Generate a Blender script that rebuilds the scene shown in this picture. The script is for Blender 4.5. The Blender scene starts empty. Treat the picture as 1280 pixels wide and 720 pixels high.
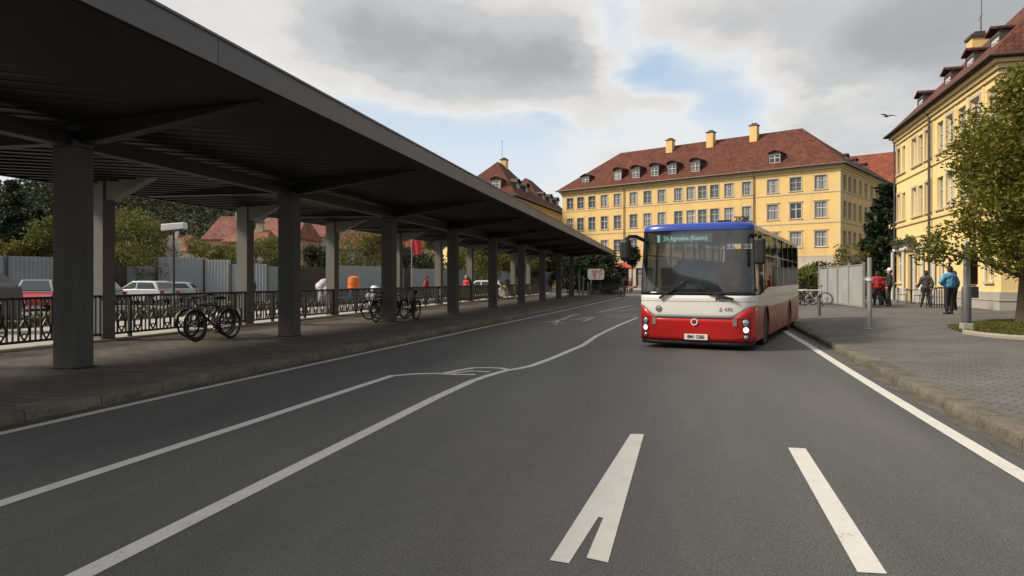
import bpy, bmesh, math, random
import numpy as np
from mathutils import Vector, Matrix, Euler
R = math.radians
random.seed(7); rng = np.random.default_rng(7)
sc = bpy.context.scene
col = sc.collection
PI = math.pi
# ---------------------------------------------------------------- frame of the place
# x runs across the road, y along it, the camera stands at the origin and looks YAW to the left of +y
F = 870.0; HZ = 350.0; CAMZ = 1.5; YAW = R(13.26)
cY, sY = math.cos(YAW), math.sin(YAW)
def W(X, D): return (-D*sY + X*cY, D*cY + X*sY)
def G(u, v, z=0.0):
    D = (CAMZ - z)*F/(v - HZ); return W((u-640)/F*D, D)
def AT(u, D): return W((u-640)/F*D, D)

# ---------------------------------------------------------------- mesh builder
class MB:
    def __init__(s): s.v = []; s.f = []; s.m = []
    def add(s, vs, fs, mi=0):
        o = len(s.v); s.v += [tuple(p) for p in vs]
        for f in fs: s.f.append(tuple(i+o for i in f)); s.m.append(mi)
    def quad(s, a, b, c, d, mi=0): s.add([a, b, c, d], [(0, 1, 2, 3)], mi)
    def poly(s, pts, mi=0): s.add(pts, [tuple(range(len(pts)))], mi)
    def box(s, c, d, rz=0, mi=0, M=None):
        x, y, z = d[0]/2, d[1]/2, d[2]/2
        vs = [Vector(p) for p in ((-x,-y,-z),(x,-y,-z),(x,y,-z),(-x,y,-z),(-x,-y,z),(x,-y,z),(x,y,z),(-x,y,z))]
        m = M if M else Matrix.Rotation(rz, 3, 'Z')
        vs = [m @ p + Vector(c) for p in vs]
        s.add(vs, [(0,3,2,1),(4,5,6,7),(0,1,5,4),(1,2,6,5),(2,3,7,6),(3,0,4,7)], mi)
    def bb(s, x0, x1, y0, y1, z0, z1, mi=0):
        s.box(((x0+x1)/2, (y0+y1)/2, (z0+z1)/2), (abs(x1-x0), abs(y1-y0), abs(z1-z0)), 0, mi)
    def bar(s, p, q, w, h, mi=0, up=(0,0,1)):
        p, q = Vector(p), Vector(q); d = q-p; L = d.length
        if L < 1e-6: return
        d.normalize(); u = Vector(up)
        if abs(d.dot(u)) > .98: u = Vector((0,1,0))
        x = d.cross(u).normalized(); y = x.cross(d)
        M = Matrix((x, d, y)).transposed()
        s.box((p+q)/2, (w, L, h), 0, mi, M)
    def tube(s, path, r, n=8, closed=False, mi=0):
        P = [Vector(p) for p in path]; N = len(P); rr = r if isinstance(r, (list, tuple)) else [r]*N
        vs = []; prev = None
        for i in range(N):
            if closed: d = P[(i+1) % N]-P[i-1]
            else: d = P[min(i+1, N-1)]-P[max(i-1, 0)]
            d.normalize()
            if prev is None:
                a = Vector((0,0,1)) if abs(d.z) < .9 else Vector((1,0,0))
            else: a = prev
            x = (a - d*a.dot(d)).normalized(); y = d.cross(x); prev = x
            for k in range(n):
                t = 2*PI*k/n; vs.append(P[i] + (x*math.cos(t)+y*math.sin(t))*rr[i])
        fs = []
        for i in range(N if closed else N-1):
            j = (i+1) % N
            for k in range(n):
                fs.append((i*n+k, i*n+(k+1) % n, j*n+(k+1) % n, j*n+k))
        if not closed:
            fs.append(tuple(range(n-1, -1, -1))); fs.append(tuple((N-1)*n+k for k in range(n)))
        s.add(vs, fs, mi)
    def lathe(s, prof, c=(0,0,0), n=16, axis='z', mi=0):
        vs = []; N = len(prof)
        for r, h in prof:
            for k in range(n):
                t = 2*PI*k/n; a, b = r*math.cos(t), r*math.sin(t)
                p = {'z': (a, b, h), 'y': (a, h, b), 'x': (h, a, b)}[axis]
                vs.append((p[0]+c[0], p[1]+c[1], p[2]+c[2]))
        fs = []
        for i in range(N-1):
            for k in range(n): fs.append((i*n+k, i*n+(k+1) % n, (i+1)*n+(k+1) % n, (i+1)*n+k))
        fs.append(tuple(range(n-1, -1, -1))); fs.append(tuple((N-1)*n+k for k in range(n)))
        s.add(vs, fs, mi)
    def ball(s, c, r, n=12, m=8, sc_=(1,1,1)):
        prof = []
        vs = []; fs = []
        for i in range(1, m):
            a = PI*i/m
            for k in range(n):
                t = 2*PI*k/n
                vs.append((c[0]+r*sc_[0]*math.sin(a)*math.cos(t), c[1]+r*sc_[1]*math.sin(a)*math.sin(t), c[2]-r*sc_[2]*math.cos(a)))
        for i in range(m-2):
            for k in range(n): fs.append((i*n+k, i*n+(k+1) % n, (i+1)*n+(k+1) % n, (i+1)*n+k))
        b = len(vs); vs.append((c[0], c[1], c[2]-r*sc_[2])); vs.append((c[0], c[1], c[2]+r*sc_[2]))
        for k in range(n):
            fs.append((b, (k+1) % n, k)); fs.append((b+1, (m-2)*n+k, (m-2)*n+(k+1) % n))
        s.add(vs, fs)
    def prism(s, pts, axis, a, b, mi=0):
        # pts 2-D, extruded along axis from a to b
        def P(p, h): return {'x': (h, p[0], p[1]), 'y': (p[0], h, p[1]), 'z': (p[0], p[1], h)}[axis]
        n = len(pts); vs = [P(p, a) for p in pts]+[P(p, b) for p in pts]
        fs = [tuple(range(n-1, -1, -1)), tuple(range(n, 2*n))]
        for i in range(n): fs.append((i, (i+1) % n, n+(i+1) % n, n+i))
        s.add(vs, fs, mi)
    def grid(s, fn, nu, nv, mi=0, flip=False):
        vs = [fn(i/nu, j/nv) for j in range(nv+1) for i in range(nu+1)]
        fs = []
        for j in range(nv):
            for i in range(nu):
                a = j*(nu+1)+i; q = (a, a+1, a+nu+2, a+nu+1)
                fs.append(q[::-1] if flip else q)
        s.add(vs, fs, mi)
    def mesh(s, name, mats, smooth=False, fix=True):
        me = bpy.data.meshes.new(name)
        me.from_pydata(s.v, [], s.f)
        for m in (mats if isinstance(mats, (list, tuple)) else [mats]): me.materials.append(m)
        if any(s.m): me.polygons.foreach_set('material_index', s.m)
        if fix:
            bm = bmesh.new(); bm.from_mesh(me); bmesh.ops.recalc_face_normals(bm, faces=bm.faces); bm.to_mesh(me); bm.free()
        if smooth: me.polygons.foreach_set('use_smooth', [True]*len(me.polygons))
        me.update(); return me
    def build(s, name, mats, parent=None, smooth=False, bevel=0, loc=None, rz=0, fix=True, auto=None):
        o = bpy.data.objects.new(name, s.mesh(name, mats, smooth or auto is not None, fix)); col.objects.link(o)
        if parent: o.parent = parent
        if loc: o.location = loc
        if rz: o.rotation_euler.z = rz
        if bevel:
            b = o.modifiers.new('b', 'BEVEL'); b.width = bevel; b.segments = 2; b.limit_method = 'ANGLE'; b.angle_limit = R(40)
        if auto is not None: o.data.set_sharp_from_angle(angle=R(auto))
        return o

def tag(o, label=None, cat=None, group=None, kind=None):
    if label: o['label'] = label
    if cat: o['category'] = cat
    if group: o['group'] = group
    if kind: o['kind'] = kind
    return o
def thing(name, label, cat, loc=(0,0,0), rz=0, group=None):
    o = bpy.data.objects.new(name, None); col.objects.link(o); o.empty_display_size = .3
    o.location = loc; o.rotation_euler = (0, 0, rz)
    return tag(o, label, cat, group)
def dup(o, parent=None, loc=None, rot=None, label=None, scale=None):
    c = o.copy(); col.objects.link(c)
    if parent is not None: c.parent = parent
    if loc is not None: c.location = loc
    if rot is not None: c.rotation_euler = rot
    if scale is not None: c.scale = scale
    if label: c['label'] = label
    for ch in [x for x in KIDS(o)]: dup(ch, c)
    return c
def KIDS(o): return [x for x in list(o.children)]
def obj(name, me, parent=None, loc=None, rz=0):
    o = bpy.data.objects.new(name, me); col.objects.link(o)
    if parent: o.parent = parent
    if loc: o.location = loc
    if rz: o.rotation_euler.z = rz
    return o
def text_mesh(body, size, mat, name='lettering', depth=.004, align='CENTER', bold=0.0, sx=1.0):
    cu = bpy.data.curves.new(name, 'FONT'); cu.body = body; cu.size = size; cu.extrude = depth; cu.align_x = align; cu.align_y = 'CENTER'; cu.offset = bold
    t = bpy.data.objects.new('tmp', cu); col.objects.link(t)
    dg = bpy.context.evaluated_depsgraph_get(); dg.update()
    me = bpy.data.meshes.new_from_object(t.evaluated_get(dg)); me.name = name
    bpy.data.objects.remove(t); bpy.data.curves.remove(cu)
    me.materials.clear(); me.materials.append(mat)
    if sx != 1: me.transform(Matrix.Scale(sx, 4, (1,0,0)))
    return me

# ---------------------------------------------------------------- materials
class NT:
    def __init__(s, m): s.t = m.node_tree; s.n = s.t.nodes; s.l = s.t.links
    def new(s, typ, **kw):
        n = s.n.new(typ)
        for k, v in kw.items():
            if k.startswith('i_'):
                key = k[2:]
                key = int(key) if key.isdigit() else key.replace('_', ' ')
                n.inputs[key].default_value = v
            else: setattr(n, k, v)
        return n
    def link(s, a, b): s.l.new(a, b)
    def math(s, op, a, b=None, c=None, clamp=False):
        n = s.n.new('ShaderNodeMath'); n.operation = op; n.use_clamp = clamp
        for i, x in enumerate((a, b, c)):
            if x is None: continue
            if isinstance(x, (int, float)): n.inputs[i].default_value = x
            else: s.l.new(x, n.inputs[i])
        return n.outputs[0]
    def mix(s, fac, a, b, blend='MIX'):
        n = s.n.new('ShaderNodeMix'); n.data_type = 'RGBA'; n.blend_type = blend
        for i, x in ((0, fac), (6, a), (7, b)):
            if isinstance(x, (int, float)): n.inputs[i].default_value = x
            elif isinstance(x, (tuple, list)): n.inputs[i].default_value = (*x[:3], 1)
            else: s.l.new(x, n.inputs[i])
        return n.outputs[2]
    def ramp(s, fac, stops, interp='LINEAR'):
        n = s.n.new('ShaderNodeValToRGB'); cr = n.color_ramp; cr.interpolation = interp
        while len(cr.elements) < len(stops): cr.elements.new(.5)
        for e, (p, c) in zip(cr.elements, stops):
            e.position = p; e.color = (*c, 1) if isinstance(c, (tuple, list)) else (c, c, c, 1)
        s.l.new(fac, n.inputs[0]); return n.outputs[0]
    def noise(s, vec, scale, detail=3, rough=.55, dist=0):
        n = s.n.new('ShaderNodeTexNoise'); n.inputs['Scale'].default_value = scale; n.inputs['Detail'].default_value = detail
        n.inputs['Roughness'].default_value = rough; n.inputs['Distortion'].default_value = dist
        if vec is not None: s.l.new(vec, n.inputs['Vector'])
        return n.outputs[0]
    def coord(s, kind='Object'):
        return s.n.new('ShaderNodeTexCoord').outputs[kind]
    def mapping(s, vec, loc=(0,0,0), rot=(0,0,0), scale=(1,1,1)):
        n = s.n.new('ShaderNodeMapping'); n.inputs[1].default_value = loc; n.inputs[2].default_value = rot; n.inputs[3].default_value = scale
        s.l.new(vec, n.inputs[0]); return n.outputs[0]
    def bump(s, h, strength=.3, dist=.01):
        n = s.n.new('ShaderNodeBump'); n.inputs['Strength'].default_value = strength; n.inputs['Distance'].default_value = dist
        s.l.new(h, n.inputs['Height']); return n.outputs[0]
def newmat(name):
    m = bpy.data.materials.new(name); m.use_nodes = True
    t = NT(m); b = t.n['Principled BSDF']; return m, t, b
def sh(c, k): return tuple(min(1, x*k) for x in c)
def mat(name, c, rough=.6, var=.18, scale=2.0, metal=0.0, bump=0.0, bscale=60, coat=0.0, spec=.5, fine=.08, coords='Object'):
    m, t, b = newmat(name)
    co = t.coord(coords)
    n1 = t.noise(co, scale, 4, .6); n2 = t.noise(co, bscale, 2)
    f = t.math('ADD', t.math('MULTIPLY', t.math('SUBTRACT', n1, .5), var*2.2), t.math('MULTIPLY', t.math('SUBTRACT', n2, .5), fine*2))
    cc = t.mix(t.math('ADD', f, .5, clamp=True), sh(c, .55), sh(c, 1.45))
    t.link(cc, b.inputs['Base Color'])
    b.inputs['Metallic'].default_value = metal; b.inputs['Coat Weight'].default_value = coat; b.inputs['Specular IOR Level'].default_value = spec
    rr = t.math('ADD', t.math('MULTIPLY', n1, .2), rough-.1, clamp=True); t.link(rr, b.inputs['Roughness'])
    if bump: t.link(t.bump(n2, bump, .01), b.inputs['Normal'])
    return m
MATS = {}
def M(name, *a, **k):
    if name not in MATS: MATS[name] = mat(name, *a, **k)
    return MATS[name]

def asphalt():
    m, t, b = newmat('asphalt'); co = t.coord()
    fine = t.new('ShaderNodeTexVoronoi', i_Scale=85.0); t.link(co, fine.inputs['Vector'])
    sp = t.noise(co, 95, 3, .75); mid = t.noise(co, 9, 4, .6)
    big = t.noise(t.mapping(co, scale=(.55, .09, 1)), 1.0, 4, .6)
    base = t.mix(t.ramp(big, [(.32, 0.0), (.68, 1.0)]), (.064, .064, .064), (.114, .112, .108))
    base = t.mix(t.math('MULTIPLY', t.math('SUBTRACT', mid, .45), 1.2, clamp=True), base, (.062, .061, .059))
    spk = t.ramp(sp, [(.32, .35), (.5, 1.0), (.68, 2.0)])
    c = t.mix(1.0, base, spk, 'MULTIPLY')
    vr = t.ramp(fine.outputs['Color'], [(0, .72), (1, 1.28)]); c = t.mix(.7, c, vr, 'MULTIPLY')
    # hairline cracks and darker seams
    vo = t.new('ShaderNodeTexVoronoi', feature='DISTANCE_TO_EDGE', i_Scale=.32)
    wob = t.mix(.12, co, t.new('ShaderNodeTexNoise', i_Scale=1.8).outputs[1]); t.link(wob, vo.inputs['Vector'])
    cr = t.ramp(vo.outputs[0], [(.0, 1.0), (.004, 0.0)])
    gate = t.ramp(t.noise(co, .5, 2), [(.52, 0), (.6, 1)])
    c = t.mix(t.math('MULTIPLY', t.math('MULTIPLY', cr, gate), .55), c, (.035, .034, .032))
    t.link(c, b.inputs['Base Color']); b.inputs['Roughness'].default_value = .66
    b.inputs['Specular IOR Level'].default_value = .45
    h = t.math('ADD', sp, t.math('MULTIPLY', fine.outputs[0], .8)); t.link(t.bump(h, .55, .006), b.inputs['Normal'])
    return m
def pavers(name, c1, c2, mortar, bw, bh, rot=0, msize=.008, big=.25, squash=1.0):
    m, t, b = newmat(name); co = t.coord()
    wn = t.new('ShaderNodeTexNoise', i_Scale=.8); t.link(co, wn.inputs['Vector'])
    vec = t.mix(.015, t.mapping(co, rot=(0, 0, rot)), wn.outputs[1])
    br = t.new('ShaderNodeTexBrick', offset=.5); t.link(vec, br.inputs['Vector'])
    br.inputs['Color1'].default_value = (*c1, 1); br.inputs['Color2'].default_value = (*c2, 1); br.inputs['Mortar'].default_value = (*mortar, 1)
    br.inputs['Scale'].default_value = 1; br.inputs['Mortar Size'].default_value = msize; br.inputs['Brick Width'].default_value = bw; br.inputs['Row Height'].default_value = bh
    br.inputs['Mortar Smooth'].default_value = .3; br.inputs['Bias'].default_value = -.1
    n = t.noise(co, .7, 5, .65); f = t.noise(co, 40, 3)
    c = t.mix(1.0, br.outputs[0], t.ramp(n, [(.3, 1-big), (.7, 1+big)]), 'MULTIPLY')
    c = t.mix(.6, c, t.ramp(f, [(.3, .75), (.7, 1.25)]), 'MULTIPLY')
    t.link(c, b.inputs['Base Color']); b.inputs['Roughness'].default_value = .85
    h = t.math('ADD', t.math('MULTIPLY', br.outputs[1], -1.0), t.math('MULTIPLY', f, .4)); t.link(t.bump(h, .6, .012), b.inputs['Normal'])
    return m
def stucco(name, c, dirt=.35):
    m, t, b = newmat(name); co = t.coord()
    n = t.noise(co, .35, 5, .65); f = t.noise(co, 12, 3); st = t.noise(t.mapping(co, scale=(1.5, 1.5, .12)), 1.0, 4, .6)
    cc = t.mix(t.ramp(n, [(.3, 0), (.75, 1)]), sh(c, .9), sh(c, 1.07))
    cc = t.mix(t.math('MULTIPLY', t.ramp(st, [(.5, 0), (.75, 1)]), dirt), cc, (c[0]*.66, c[1]*.62, c[2]*.62))
    cc = t.mix(.5, cc, t.ramp(f, [(.3, .9), (.7, 1.1)]), 'MULTIPLY')
    t.link(cc, b.inputs['Base Color']); b.inputs['Roughness'].default_value = .9; b.inputs['Specular IOR Level'].default_value = .2
    t.link(t.bump(f, .15, .01), b.inputs['Normal']); return m
def tiles(name, c):
    m, t, b = newmat(name); co = t.coord(); s = t.new('ShaderNodeSeparateXYZ'); t.link(co, s.inputs[0])
    cb = t.new('ShaderNodeCombineXYZ'); t.link(t.math('ADD', s.outputs[0], s.outputs[1]), cb.inputs[0]); t.link(t.math('MULTIPLY', s.outputs[2], 1.45), cb.inputs[1])
    br = t.new('ShaderNodeTexBrick', offset=.5); t.link(cb.outputs[0], br.inputs['Vector'])
    br.inputs['Color1'].default_value = (*sh(c, 1.25), 1); br.inputs['Color2'].default_value = (*sh(c, .72), 1); br.inputs['Mortar'].default_value = (*sh(c, .35), 1)
    br.inputs['Scale'].default_value = 1; br.inputs['Mortar Size'].default_value = .02; br.inputs['Brick Width'].default_value = .26; br.inputs['Row Height'].default_value = .34; br.inputs['Mortar Smooth'].default_value = .6
    n = t.noise(co, .6, 5, .7)
    c2 = t.mix(1.0, br.outputs[0], t.ramp(n, [(.3, (.72, .74, .78)), (.7, (1.2, 1.15, 1.1))]), 'MULTIPLY')
    t.link(c2, b.inputs['Base Color']); b.inputs['Roughness'].default_value = .85; b.inputs['Specular IOR Level'].default_value = .25
    fr = t.math('FRACT', t.math('DIVIDE', t.math('MULTIPLY', s.outputs[2], 1.45), .34)); t.link(t.bump(t.math('ADD', fr, t.math('MULTIPLY', br.outputs[1], -1)), .5, .05), b.inputs['Normal'])
    return m
def leafmat(name, c, hue=.25, trans=.3, clump=.5):
    m, t, b = newmat(name)
    geo = t.new('ShaderNodeNewGeometry'); co = t.coord()
    r = geo.outputs['Random Per Island']; n = t.noise(co, clump, 3)
    a = t.mix(r, sh(c, .75), (min(1, c[0]*1.28), c[1]*1.22, c[2]*1.05))
    a = t.mix(t.math('MULTIPLY', t.ramp(n, [(.4, 0), (.65, 1)]), hue), a, (c[0]*2.0, c[1]*1.25, c[2]*.6))
    t.link(a, b.inputs['Base Color']); b.inputs['Roughness'].default_value = .55; b.inputs['Specular IOR Level'].default_value = .3
    tr = t.new('ShaderNodeBsdfTranslucent'); t.link(a, tr.inputs[0]); mx = t.new('ShaderNodeMixShader'); mx.inputs[0].default_value = trans
    t.link(b.outputs[0], mx.inputs[1]); t.link(tr.outputs[0], mx.inputs[2]); t.link(mx.outputs[0], t.n['Material Output'].inputs[0])
    return m
def glassmat(name, tint=(.5,.55,.55), refl=1.0, rough=.02):
    m, t, b = newmat(name)
    tr = t.new('ShaderNodeBsdfTransparent'); tr.inputs[0].default_value = (*tint, 1)
    gl = t.new('ShaderNodeBsdfGlossy'); gl.inputs['Roughness'].default_value = rough
    fr = t.new('ShaderNodeFresnel'); fr.inputs[0].default_value = 1.5
    mx = t.new('ShaderNodeMixShader'); t.link(t.math('MULTIPLY', fr.outputs[0], refl, clamp=True), mx.inputs[0]); t.link(tr.outputs[0], mx.inputs[1]); t.link(gl.outputs[0], mx.inputs[2])
    t.link(mx.outputs[0], t.n['Material Output'].inputs[0]); return m
def veiledglass(name, tint, refl, rough, film):
    # glass with a pale diffuse veil standing in for soft grey reflections
    m = glassmat(name, tint, refl, rough); t = NT(m); out = t.n['Material Output']; src = out.inputs[0].links[0].from_socket
    df = t.new('ShaderNodeBsdfDiffuse'); df.inputs[0].default_value = (.45,.47,.48,1); mx = t.new('ShaderNodeMixShader')
    n = t.noise(t.coord(), 1.5, 4, .6); t.link(t.math('MULTIPLY', t.ramp(n, [(.3, .5), (.7, 1.3)]), film), mx.inputs[0]); t.link(src, mx.inputs[1]); t.link(df.outputs[0], mx.inputs[2]); t.link(mx.outputs[0], out.inputs[0]); return m
def panemat(name, c=(.02,.025,.03), curtain=(.30,.30,.29), amt=.35):
    # window pane of a room: dark glass, some rooms with pale curtains behind
    m, t, b = newmat(name); oi = t.new('ShaderNodeObjectInfo'); co = t.coord()
    s = t.new('ShaderNodeSeparateXYZ'); t.link(co, s.inputs[0])
    w = t.math('SINE', t.math('MULTIPLY', s.outputs[0], 60)); fold = t.math('MULTIPLY_ADD', w, .2, .8)
    has = t.math('LESS_THAN', oi.outputs['Random'], amt)
    wide = t.math('MULTIPLY_ADD', oi.outputs['Random'], .25, .18)
    side = t.math('GREATER_THAN', t.math('ABSOLUTE', s.outputs[0]), wide)
    k = t.math('MULTIPLY', has, side)
    cc = t.mix(k, c, t.mix(1.0, curtain, fold, 'MULTIPLY'))
    t.link(cc, b.inputs['Base Color']); b.inputs['Roughness'].default_value = .04; b.inputs['Specular IOR Level'].default_value = .8; b.inputs['IOR'].default_value = 1.6
    nz = t.noise(co, 1.2, 2); t.link(t.bump(nz, .12, .06), b.inputs['Normal'])
    return m
def metal(name, c, rough=.4, var=.1): return M(name, c, rough, var, 3.0, .0, .05, 120, spec=.5)
CLOUD_LOC = (0.0, 0.0, 0); SKY_STRENGTH = .066; EXPOSURE = .5
# ---------------------------------------------------------------- camera, sky, sun
cam = bpy.data.cameras.new('camera'); co_ = bpy.data.objects.new('camera', cam); col.objects.link(co_); sc.camera = co_
cam.sensor_width = 36; cam.lens = 36*F/1280; cam.shift_y = -10/1280; cam.clip_end = 3000; cam.clip_start = .05
co_.location = (0, 0, CAMZ); co_.rotation_euler = (R(90), 0, YAW)
SUN_AZ = R(-114); SUN_EL = R(38)           # azimuth from +y, clockwise
sd = Vector((math.sin(SUN_AZ)*math.cos(SUN_EL), math.cos(SUN_AZ)*math.cos(SUN_EL), math.sin(SUN_EL)))
sl = bpy.data.lights.new('sun', 'SUN'); so = bpy.data.objects.new('sun', sl); col.objects.link(so)
sl.energy = 3.1; sl.angle = R(13); sl.color = (1.0, .87, .70)
so.rotation_euler = (-sd).to_track_quat('-Z', 'Y').to_euler(); so.location = (-60, -30, 60)
w = bpy.data.worlds.new('World'); sc.world = w; w.use_nodes = True
t = NT(w); bg = t.n['Background']
sky = t.new('ShaderNodeTexSky', sky_type='NISHITA', sun_disc=False, sun_elevation=SUN_EL, sun_rotation=SUN_AZ, air_density=1.0, dust_density=1.0, ozone_density=1.0)
d = t.coord('Generated'); s = t.new('ShaderNodeSeparateXYZ'); t.link(d, s.inputs[0])
zz = t.math('ADD', t.math('MAXIMUM', s.outputs[2], 0.0), .16)
cb = t.new('ShaderNodeCombineXYZ'); t.link(t.math('DIVIDE', s.outputs[0], zz), cb.inputs[0]); t.link(t.math('DIVIDE', s.outputs[1], zz), cb.inputs[1])
cl = t.mapping(cb.outputs[0], loc=CLOUD_LOC, rot=(0, 0, R(20)), scale=(.62, .50, 1))
n1 = t.noise(cl, 1.35, 8, .56, .3)
n2 = t.noise(t.mapping(cl, loc=(3.1, 1.7, 0)), .6, 3, .5)
az = t.math('ARCTAN2', s.outputs[0], s.outputs[1]); el = t.math('ARCSINE', s.outputs[2])
wn1 = t.noise(t.mapping(cl, loc=(7, 2, 0)), 2.2, 5, .6); wn2 = t.noise(t.mapping(cl, loc=(1, 9, 0)), 2.2, 5, .6)
az = t.math('ADD', az, t.math('MULTIPLY', t.math('SUBTRACT', wn1, .5), .32)); el = t.math('ADD', el, t.math('MULTIPLY', t.math('SUBTRACT', wn2, .5), .16))
# banks of cloud and gaps between them, by compass direction and height
def bank(u, v, ru, rv, amp):
    X = (u-640)/F; a0 = math.atan(X)-YAW; e0 = math.atan((HZ-v)/F/math.sqrt(1+X*X)); k = F*(1+X*X)
    q1 = t.math('DIVIDE', t.math('SUBTRACT', az, a0), ru/k); q2 = t.math('DIVIDE', t.math('SUBTRACT', el, e0), rv/F/(1+X*X)**.5)
    r2 = t.math('ADD', t.math('MULTIPLY', q1, q1), t.math('MULTIPLY', q2, q2))
    return t.math('MULTIPLY', t.math('EXPONENT', t.math('MULTIPLY', r2, -1.0)), amp)
dens = t.math('ADD', t.math('MULTIPLY', n1, .85), t.math('MULTIPLY', n2, .25)); dens = t.math('ADD', dens, -.03)
for B_ in ((630,80,190,58,.23),(490,35,150,45,.12),(810,132,75,24,.13),(1130,50,260,70,.15),(1230,150,120,60,.05),(735,38,34,46,-.22),(785,80,50,36,-.23),(865,100,95,36,-.25),(950,140,95,26,-.20),(420,130,130,70,-.15),(590,195,130,42,-.22),(690,170,90,26,-.06),(360,30,90,60,-.08)):
    dens = t.math('ADD', dens, bank(*B_))
# unseen dark cloud bank, added to dim skylight from the right and behind
q1 = t.math('DIVIDE', t.math('SUBTRACT', az, R(105)), R(58)); q2 = t.math('DIVIDE', t.math('SUBTRACT', el, R(35)), R(45))
heavy = t.math('MULTIPLY', t.math('EXPONENT', t.math('MULTIPLY', t.math('ADD', t.math('MULTIPLY', q1, q1), t.math('MULTIPLY', q2, q2)), -1.0)), .42)
dens = t.math('ADD', dens, heavy)
mask = t.ramp(dens, [(.30, 0.0), (.53, 1.0)], 'EASE')
shade = t.ramp(dens, [(.43, (.90, .90, .89)), (.54, (.74, .745, .755)), (.64, (.57, .583, .61)), (.78, (.42, .438, .468)), (1.0, (.20, .21, .23))], 'EASE')
hi = t.noise(cl, 5.0, 5, .6); shade = t.mix(.5, shade, t.ramp(hi, [(.3, .90), (.7, 1.10)]), 'MULTIPLY')
cloud = t.mix(1.0, shade, (10.9, 10.7, 10.4), 'MULTIPLY')
# lighter towards the horizon, the air there is bright and milky
low = t.ramp(s.outputs[2], [(0.0, 1.0), (.17, .92), (.28, 0.0)])
skyb = t.mix(.85, sky.outputs[0], (5.6, 7.2, 9.2))
skyc = t.mix(t.math('MULTIPLY', low, .8), skyb, (8.6, 9.2, 9.7))
tot = t.mix(mask, skyc, t.mix(t.math('MULTIPLY', low, .3), cloud, (7.8, 8.0, 8.1)))
gr = t.math('LESS_THAN', s.outputs[2], -0.01)
tot = t.mix(gr, tot, (1.4, 1.35, 1.3))
t.link(tot, bg.inputs[0]); bg.inputs[1].default_value = SKY_STRENGTH
sc.view_settings.view_transform = 'Standard'; sc.view_settings.look = 'None'; sc.view_settings.gamma = 1; sc.view_settings.exposure = EXPOSURE
sc.cycles.max_bounces = 6; sc.cycles.diffuse_bounces = 3; sc.cycles.glossy_bounces = 3; sc.cycles.transparent_max_bounces = 8; sc.cycles.caustics_reflective = False
sc.cycles.use_denoising = True
# ---------------------------------------------------------------- ground, road, pavements
def lerp_poly(pts, y):
    for (y0, x0), (y1, x1) in zip(pts, pts[1:]):
        if y <= y1: return x0+(x1-x0)*max(0, (y-y0))/(y1-y0)
    return pts[-1][1]
RK = [(-12,2.75),(0,2.85),(6.5,2.95),(12,3.12),(17,3.32),(20.5,3.42),(23,3.55),(26,3.85),(30,4.4),(35,5.1),(45,6.4),(52,8.4),(56,14),(60,40),(64,80)]
LK = [(-12,-6.75),(5,-6.72),(12,-6.55),(20,-6.25),(32,-5.75),(50,-5.2),(60,-5.0),(66,-5.6),(70,-9),(73,-20)]
def smooth(pts, n=3):
    out = []
    P = [Vector((x, y)) for y, x in pts]
    for i in range(len(P)-1):
        p0, p1, p2, p3 = P[max(i-1,0)], P[i], P[i+1], P[min(i+2,len(P)-1)]
        for k in range(n):
            u = k/n
            out.append(.5*((2*p1)+(p2-p0)*u+(2*p0-5*p1+4*p2-p3)*u*u+(3*p1-p0-3*p2+p3)*u**3))
    out.append(P[-1]); return out
RKP = smooth(RK); LKP = smooth(LK)
def zr(x, y): 
    return .12+.13*min(1, max(0, (x-lerp_poly(RK, y)-.3)/3.0))
m_asph = asphalt()
g = MB(); g.quad((-500,-200,-.02),(600,-200,-.02),(600,900,-.02),(-500,900,-.02))
tag(g.build('ground', M('ground', (.16,.155,.14), .9, .3, .3, bump=.2)), kind='structure')
g = MB(); g.bb(-12, 40, -14, 110, -.015, 0); g.bb(-30, -12, 66, 110, -.015, -.001)
tag(g.build('road', m_asph), kind='structure')
# left pavement under the canopy: kerb stones and brown brick
m_lp = pavers('brown_paving', (.138,.124,.104), (.086,.077,.064), (.032,.029,.023), .42, .21, R(0), .014, .3)
def kerbmat(name, c):
    # kerb stones a metre long with open joints, chipped and stained
    m, t, b = newmat(name); co = t.coord(); s = t.new('ShaderNodeSeparateXYZ'); t.link(co, s.inputs[0])
    y = t.math('ADD', s.outputs[1], t.math('MULTIPLY', t.noise(co, 3, 2), .04)); fr = t.math('FRACT', y); jt = t.math('LESS_THAN', fr, .018)
    wn = t.new('ShaderNodeTexWhiteNoise', noise_dimensions='1D'); t.link(t.math('FLOOR', y), wn.inputs[1])
    n = t.noise(co, 2.2, 5, .7); f = t.noise(co, 28, 4, .7); g_ = t.noise(t.mapping(co, scale=(6, .5, 6)), 1.0, 4, .7)
    cc = t.mix(wn.outputs[0], sh(c, .72), sh(c, 1.2)); cc = t.mix(1.0, cc, t.ramp(n, [(.3, (.6,.58,.55)), (.7, (1.35,1.28,1.15))]), 'MULTIPLY'); cc = t.mix(.9, cc, t.ramp(f, [(.3, .6), (.7, 1.4)]), 'MULTIPLY')
    cc = t.mix(t.math('MULTIPLY', t.ramp(g_, [(.5, 0), (.7, 1)]), .5), cc, (.06,.055,.03)); cc = t.mix(t.math('MULTIPLY', jt, .8), cc, (.02,.018,.015))
    t.link(cc, b.inputs['Base Color']); b.inputs['Roughness'].default_value = .9
    t.link(t.bump(t.math('SUBTRACT', t.math('ADD', f, n), jt), .6, .02), b.inputs['Normal']); return m
m_kerb = kerbmat('kerb', (.15,.141,.122))
m_kerb_old = kerbmat('kerb_old', (.135,.126,.108))
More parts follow.
